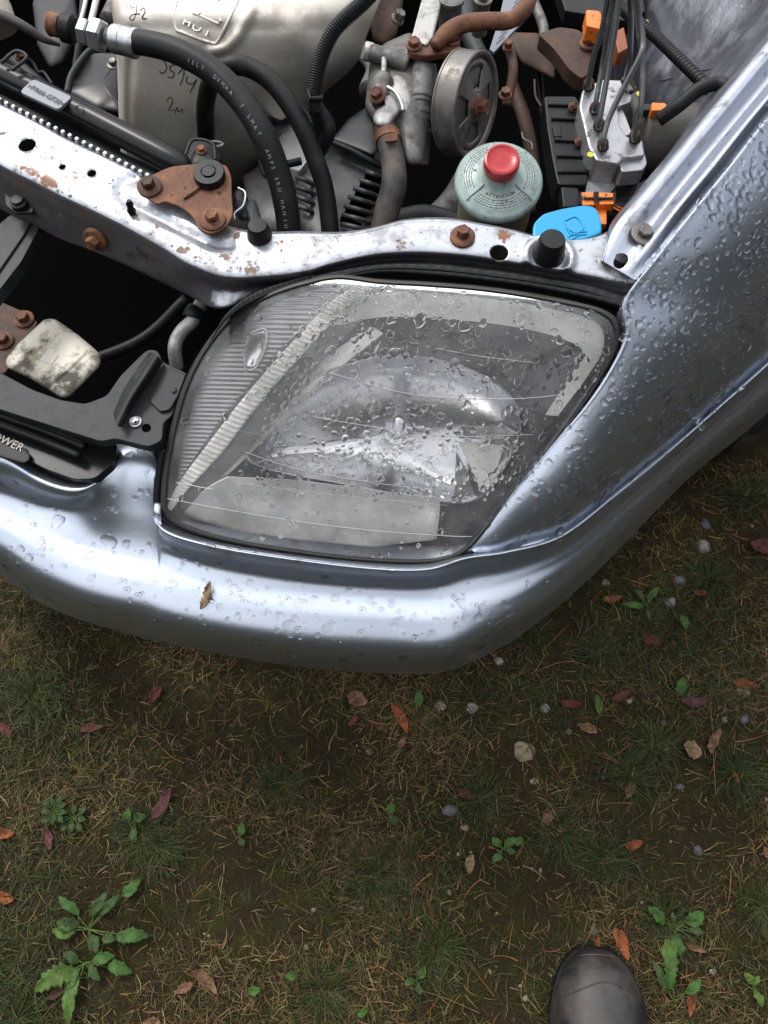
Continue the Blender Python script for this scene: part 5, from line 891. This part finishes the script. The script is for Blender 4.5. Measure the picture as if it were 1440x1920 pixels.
# ---------------------------------------------------------------- person wearing rubber boots
M['boot'] = mat('black_rubber_boot', (.016, .016, .017), .42, layers=(((.055, .045, .038), 16, .42, .62, .65), ((.006, .006, .006), 70, .66, .69, .2)), bumps=((600, .0001), (50, .0004)))
M['cloth'] = mat('dark_work_trousers', (.02, .022, .028), .85, bumps=((500, .0003),)); M['coat'] = mat('dark_jacket', (.03, .032, .04), .8, bumps=((60, .002),)); M['skin'] = mat('skin', (.45, .26, .19), .5)
per = empty('person', (.16, -.36, 0)); tag(per, 'person standing in black rubber boots, toe of one boot at the bottom right', 'person')
def boot(tip, hd, par):
    hd = Vector(hd).normalized(); sd_ = hd.cross(Vector((0, 0, 1))); G = []; prof = [(0, .004, .022), (.004, .020, .036), (.012, .033, .048), (.028, .045, .060), (.055, .0555, .070), (.085, .0585, .079), (.115, .057, .090), (.15, .052, .108), (.18, .048, .128)]
    for s_, hw, hh in prof:
        c = Vector(tip)+hd*s_; row = []
        for k in range(28):
            a = k/28*2*math.pi; x = math.copysign(abs(math.cos(a))**.85, math.cos(a)); z = math.sin(a); zz = .012+(hh-.012)*(max(0, z)**.8)-.010*max(0, -z)**.5; row.append(tuple(c+sd_*hw*1.07*x+Vector((0, 0, zz))))
        G.append(row)
    G = np.array(G); g = crom(G, 60); V = g.reshape(-1, 3); Fs = gridF(60, 28, wb=True)+[tuple(range(28))[::-1]]
    b_ = obj('boot', V, Fs, M['boot'], par); tag(b_, 'scuffed black rubber boot')
    def on(s_, a, d=0):
        q = crom(G, 181)[int(s_/.18*180)]; i = (a/(2*math.pi))*28 % 28; i0 = int(i); p = q[i0]*(1-i+i0)+q[(i0+1) % 28]*(i-i0); return Vector(p)+Vector((0, 0, d))
    tube('seam', [on(.034+.020*math.sin(math.pi*t)*-1+.012, math.pi*t, .0004) for t in np.linspace(.06, .94, 12)], .0013, M['boot'], b_, seg=8)
    tube('seam', [on(.055+.022*abs(2*t-1)**1.2, math.pi*t, .0003) for t in np.linspace(.08, .92, 14)], .0010, M['boot'], b_, seg=8)
    tube('seam', [on(.10-.028*(1-abs(2*t-1)), math.pi*t, .0003) for t in np.linspace(.1, .9, 12)], .0011, M['boot'], b_, seg=8)
    heel = Vector(tip)+hd*.215; V, Fs = tubeG([heel+Vector((0, 0, .01)), heel+Vector((0, 0, .07)), heel+hd*.01+Vector((0, 0, .16)), heel+hd*.015+Vector((0, 0, .28)), heel+hd*.015+Vector((0, 0, .38))], [.045, .052, .05, .058, .064], 24); obj('boot_shaft', V, Fs, M['boot'], b_)
    sg_ = []; 
    for s_, hw, hh in [(-.003, .006, 0), (.001, .026, 0), (.012, .039, 0), (.03, .052, 0), (.06, .0635, 0), (.09, .067, 0), (.12, .065, 0), (.18, .052, 0), (.25, .048, 0)]:
        c = Vector(tip)+hd*s_; sg_.append([tuple(c+sd_*hw*x+Vector((0, 0, z))) for x, z in ((-1, .001), (-1.02, .008), (-.98, .016), (.98, .016), (1.02, .008), (1, .001))])
    obj('sole', crom(np.array(sg_), 60).reshape(-1, 3), gridF(60, 6, wb=True)+[tuple(range(6))], M['rubber'], b_); return heel
tip = P(1122, 1782, .035); tip.z = 0; h_r = boot(tip, (-.035, -1, 0), per); h_l = boot((.02, -.33, 0), (.06, -1, 0), per)
def skinbody(name, V, E, Rr, m, par, sub=2):
    c = np.array(V[0], float); bm = bmesh.new(); ly = bm.verts.layers.skin.verify(); vs = [bm.verts.new(tuple(np.array(v)-c)) for v in V]
    for a, b in E: bm.edges.new((vs[a], vs[b]))
    for i, r_ in enumerate(Rr): vs[i][ly].radius = (r_, r_) if not isinstance(r_, tuple) else r_
    vs[0][ly].use_root = True; me = bpy.data.meshes.new(name); bm.to_mesh(me); bm.free(); me.materials.append(m)
    o = bpy.data.objects.new(name, me); COL.objects.link(o); WL[o] = c; o.parent = par; o.location = c-WL[par]
    k = o.modifiers.new('skin', 'SKIN'); k.use_smooth_shade = True; k = o.modifiers.new('s', 'SUBSURF'); k.levels = sub; k.render_levels = sub; return o
hr, hl = h_r, h_l; bx, by = .16, -.56
skinbody('trousers', [(bx, by, .95), (bx+.10, by, .88), (hr.x+.02, hr.y+.03, .50), (hr.x, hr.y-.01, .30), (bx-.10, by, .88), (hl.x-.01, hl.y+.03, .50), (hl.x, hl.y-.01, .30), (bx, by, 1.05)], [(0, 1), (1, 2), (2, 3), (0, 4), (4, 5), (5, 6), (0, 7)], [.14, .10, .075, .066, .10, .075, .066, .14], M['cloth'], per)
# ---------------------------------------------------------------- rain drops
def dropmesh(sd, seg=18):
    r_ = np.random.default_rng(sd); a = np.arange(seg)*2*math.pi/seg; out = 1+.13*np.sin(2*a+r_.uniform(0, 6))+.10*np.sin(3*a+r_.uniform(0, 6))+(.10*np.sin(5*a+r_.uniform(0, 6)) if sd % 3 == 0 else 0)
    prof_ = [(1.0, -.12), (1.03, .06), (1.0, .22), (.90, .38), (.70, .52), (.42, .61), (.15, .64)]
    V = np.concatenate([np.c_[out*np.cos(a)*r, out*np.sin(a)*r, np.full(seg, h)] for r, h in prof_]+[np.array([[0, 0, .645], [0, 0, -.12]])]); n = len(prof_)
    Fs = gridF(n, seg, wb=True); Fs = [f[::-1] for f in Fs]; k = n*seg
    Fs += [((n-1)*seg+i, (n-1)*seg+(i+1) % seg, k) for i in range(seg)]+[((i+1) % seg, i, k+1) for i in range(seg)]
    return V, [tuple(f) for f in Fs]
# low-poly for the small ones
def bigmesh(sd):
    V, Fs = dropmesh(sd, 22); me = bpy.data.meshes.new('water_drop'); me.from_pydata(V.tolist(), [], Fs); me.update(); me.polygons.foreach_set('use_smooth', [True]*len(me.polygons)); me.materials.append(M['water'])
    bm = bmesh.new(); bm.from_mesh(me); bmesh.ops.recalc_face_normals(bm, faces=bm.faces); bm.to_mesh(me); bm.free(); return me
BM = [bigmesh(k) for k in range(10)]; SM = [dropmesh(k+20, 9) for k in range(5)]
def cell(G):
    a, b = G.shape[:2]; c = .25*(G[:-1, :-1]+G[1:, :-1]+G[:-1, 1:]+G[1:, 1:]); u = G[1:, :-1]-G[:-1, :-1]; v = G[:-1, 1:]-G[:-1, :-1]; n = np.cross(u, v); ar = np.linalg.norm(n, axis=-1); n /= ar[..., None]+1e-12; n *= np.sign(n[..., 2:3]+1e-9); return c.reshape(-1, 3), n.reshape(-1, 3), ar.ravel(), u.reshape(-1, 3), v.reshape(-1, 3)
def topx(p):                                       # world -> photo pixel
    q = p-np.array([0, 0, H]); y = q[:, 1]*ct+q[:, 2]*st; z = -q[:, 1]*st+q[:, 2]*ct; return np.c_[720+F*q[:, 0]/-z, 960-F*y/-z]
def drops(G, par, n, nbig, dens, smin, smax, big=(), flat=1.0, name='water_drop', stretch=.25):
    c, nn, ar, u, v = cell(G); px = topx(c); w = ar*dens(px[:, 0], px[:, 1], nn); w[(px[:, 0] < -20) | (px[:, 0] > 1460)] = 0; w /= w.sum()
    idx = rng.choice(len(c), n*2, p=w); pos = c[idx]+u[idx]*rng.uniform(-.5, .5, (n*2, 1))+v[idx]*rng.uniform(-.5, .5, (n*2, 1)); s_ = smin+(smax-smin)*rng.power(.5, n*2)**2.7
    s_[:len(big)] = 0; o = np.argsort(-s_); pos, s_, nr_ = pos[o], s_[o], nn[idx][o]; mb = MB(); cnt = 0; kp = []; kr = []; cells = {}
    for (x, y, r) in big:
        i = np.argmin((px[:, 0]-x)**2+(px[:, 1]-y)**2+(nn[:, 2] < .1)*1e5); pos = np.concatenate([[c[i]], pos]); s_ = np.r_[r, s_]; nr_ = np.concatenate([[nn[i]], nr_])
    tot = 0
    for p, r, nv in zip(pos, s_, nr_):
        if r <= 0 or tot >= n: continue
        key = (int(p[0]/.006), int(p[1]/.006), int(p[2]/.006)); bad = False
        for dx in (-1, 0, 1):
            for dy in (-1, 0, 1):
                for dz in (-1, 0, 1):
                    for (q, rq) in cells.get((key[0]+dx, key[1]+dy, key[2]+dz), ()):
                        if abs(q[0]-p[0])+abs(q[1]-p[1])+abs(q[2]-p[2]) < (r+rq)*1.15: bad = True
        if bad: continue
        cells.setdefault(key, []).append((p, r)); tot += 1
        z = Vector(nv); dn = Vector((0, 0, -1)); dn = (dn-z*dn.dot(z)); dn = dn.normalized() if dn.length > .05 else Vector((1, 0, 0)); q = Matrix((dn.cross(z)*-1, dn, z)).transposed()
        st2 = 1+stretch*rng.uniform(0, 1.5)*min(1, (1-nv[2])*2+.3); fl = flat*rng.uniform(.75, 1.1); a = rng.uniform(-.6, .6)
        Rz = Matrix.Rotation(a, 3, 'Z'); Mx = q.to_3x3()@Rz
        if cnt < nbig:
            inst(name, BM[cnt % 10], par, p, Mx.to_quaternion(), (r, r*st2, r*fl)); cnt += 1
        else:
            V, Fs = SM[tot % 5]; mb.add((V*np.array([r, r*st2, r*fl]))@np.array(Mx).T+p, Fs)
    if mb.n: o = mb.build(name+'s', M['water'], par); tag(o, kind='stuff')
fx = lambda x, y, n: np.where(n[:, 2] > -.1, np.clip(1.25-((x-1175)*.62+(y-560)*.80)/330, .06, 1)*(.35+.65*nsk(x/300, y/300, 9, 51, -.6, .4)), 0)
drops(FG, fender, 2500, 240, fx, .00035, .0044, big=[(1380, 470-45, .0052), (1420, 440, .0034), (1305, 452, .0036), (1180, 562, .0050), (1260, 603, .0034), (1128, 778, .0036), (1163, 687, .0033), (1065, 845, .0033), (1098, 783, .0026), (1258, 572, .0032), (1350, 532, .0032), (1225, 670, .0024), (1340, 500, .0030), (1248, 475, .0032)])
def bx_(x, y, n):
    d = np.where(x < 1000, ((y-(960+.22*np.clip(x, 0, 900))) > -60)*1., ((n[:, 2] > .15))*1.); return np.where(n[:, 2] > .05, (.25+.75*nsk(x/300, y/300, 10, 61, -.5, .4))*(.55+.75*d)*np.clip(n[:, 2]*1.6+.1, 0, 1), 0)
drops(BG, bumper, 2500, 230, bx_, .00035, .0050, big=[(205, 1020, .0085), (110, 975, .0075), (60, 985, .004), (745, 1175, .0085), (560, 1130, .0065), (545, 1175, .0075), (615, 1175, .007), (865, 1128, .0052), (948, 1135, .0048), (928, 1150, .0044), (895, 1160, .0048), (905, 1138, .004), (280, 1085, .0055), (170, 1040, .0045), (820, 1165, .004), (950, 1215-20, .004), (775, 1160, .004), (990, 1095, .0035), (1052, 1078, .0036), (683, 1200, .0034), (700, 1210, .003), (40, 1030, .0045), (335, 1070, .003)], flat=.55)
# lens drops follow the lens surface
nx, ny = 170, 110; LG = np.zeros((nx, ny, 3)); LS = np.zeros((nx, ny))
ang = np.arctan2(OL[:, 1]-hc[1], OL[:, 0]-hc[0]); lr = np.hypot(OL[:, 0]-hc[0], OL[:, 1]-hc[1]); so_ = np.argsort(ang); ang, lr = ang[so_], lr[so_]
th = np.linspace(-math.pi, math.pi, nx); ss = np.linspace(.02, .96, ny); rs_ = sorted(rings[2:])
for i, a in enumerate(th):
    r_ = np.interp(a, ang, lr, period=2*math.pi); X_ = hc[0]+np.cos(a)*r_*ss; Y_ = hc[1]+np.sin(a)*r_*ss; LG[i] = np.c_[X_, Y_, [zl(x, y) for x, y in zip(X_, Y_)]+np.interp(ss, [k[0] for k in rs_], [k[1] for k in rs_])]
LW = Pv(LG)
def lx(x, y, n): return (.08+1.0*((x > 480+.0*(y)) & (x+.72*y > 1000)))*np.clip(1.0-.85*((y > 930)*1.), 0, 1)*(.3+.7*nsk(x/300, y/300, 11, 71, -.5, .4))
drops(LW, lens, 2300, 200, lx, .00035, .0038, flat=.75, big=[(790, 600, .0055), (870, 612, .005), (975, 598, .0042), (1035, 598, .0036), (900, 622, .0036), (1045, 635, .0038), (1063, 664, .0050), (1062, 692, .0034), (975, 678, .0044), (990, 690, .0036), (775, 655, .0058), (740, 660, .005), (700, 650, .0045), (720, 660, .004), (1105, 632, .003), (1005, 648, .0034), (665, 700, .004), (620, 660, .0045), (850, 680, .004), (1010, 685, .003)])
flc = [(x, y) for x, y in [(0, 0)]]
drops(flG, flange, 60, 14, lambda x, y, n: (y < 420)*1., .0004, .0028, flat=.6, stretch=.8)
# bits stuck on the paint
for (x, y, g, par, r, lab) in ((1003, 937, FG, fender, .0014, 'tiny orange speck on the fender'), (1052, 1080, BG, bumper, .0028, 'round drop'), (795, 1060, BG, bumper, .0013, 'orange speck')):
    if lab == 'round drop': continue
    q = g.reshape(-1, 3); i = np.argmin(((topx(q)-np.array([x, y]))**2).sum(1)); V, Fs = blob(r, 2, x, .35); obj('speck', V+q[i]+np.array([0, 0, .0006]), Fs, leaf_m['orange'], par)
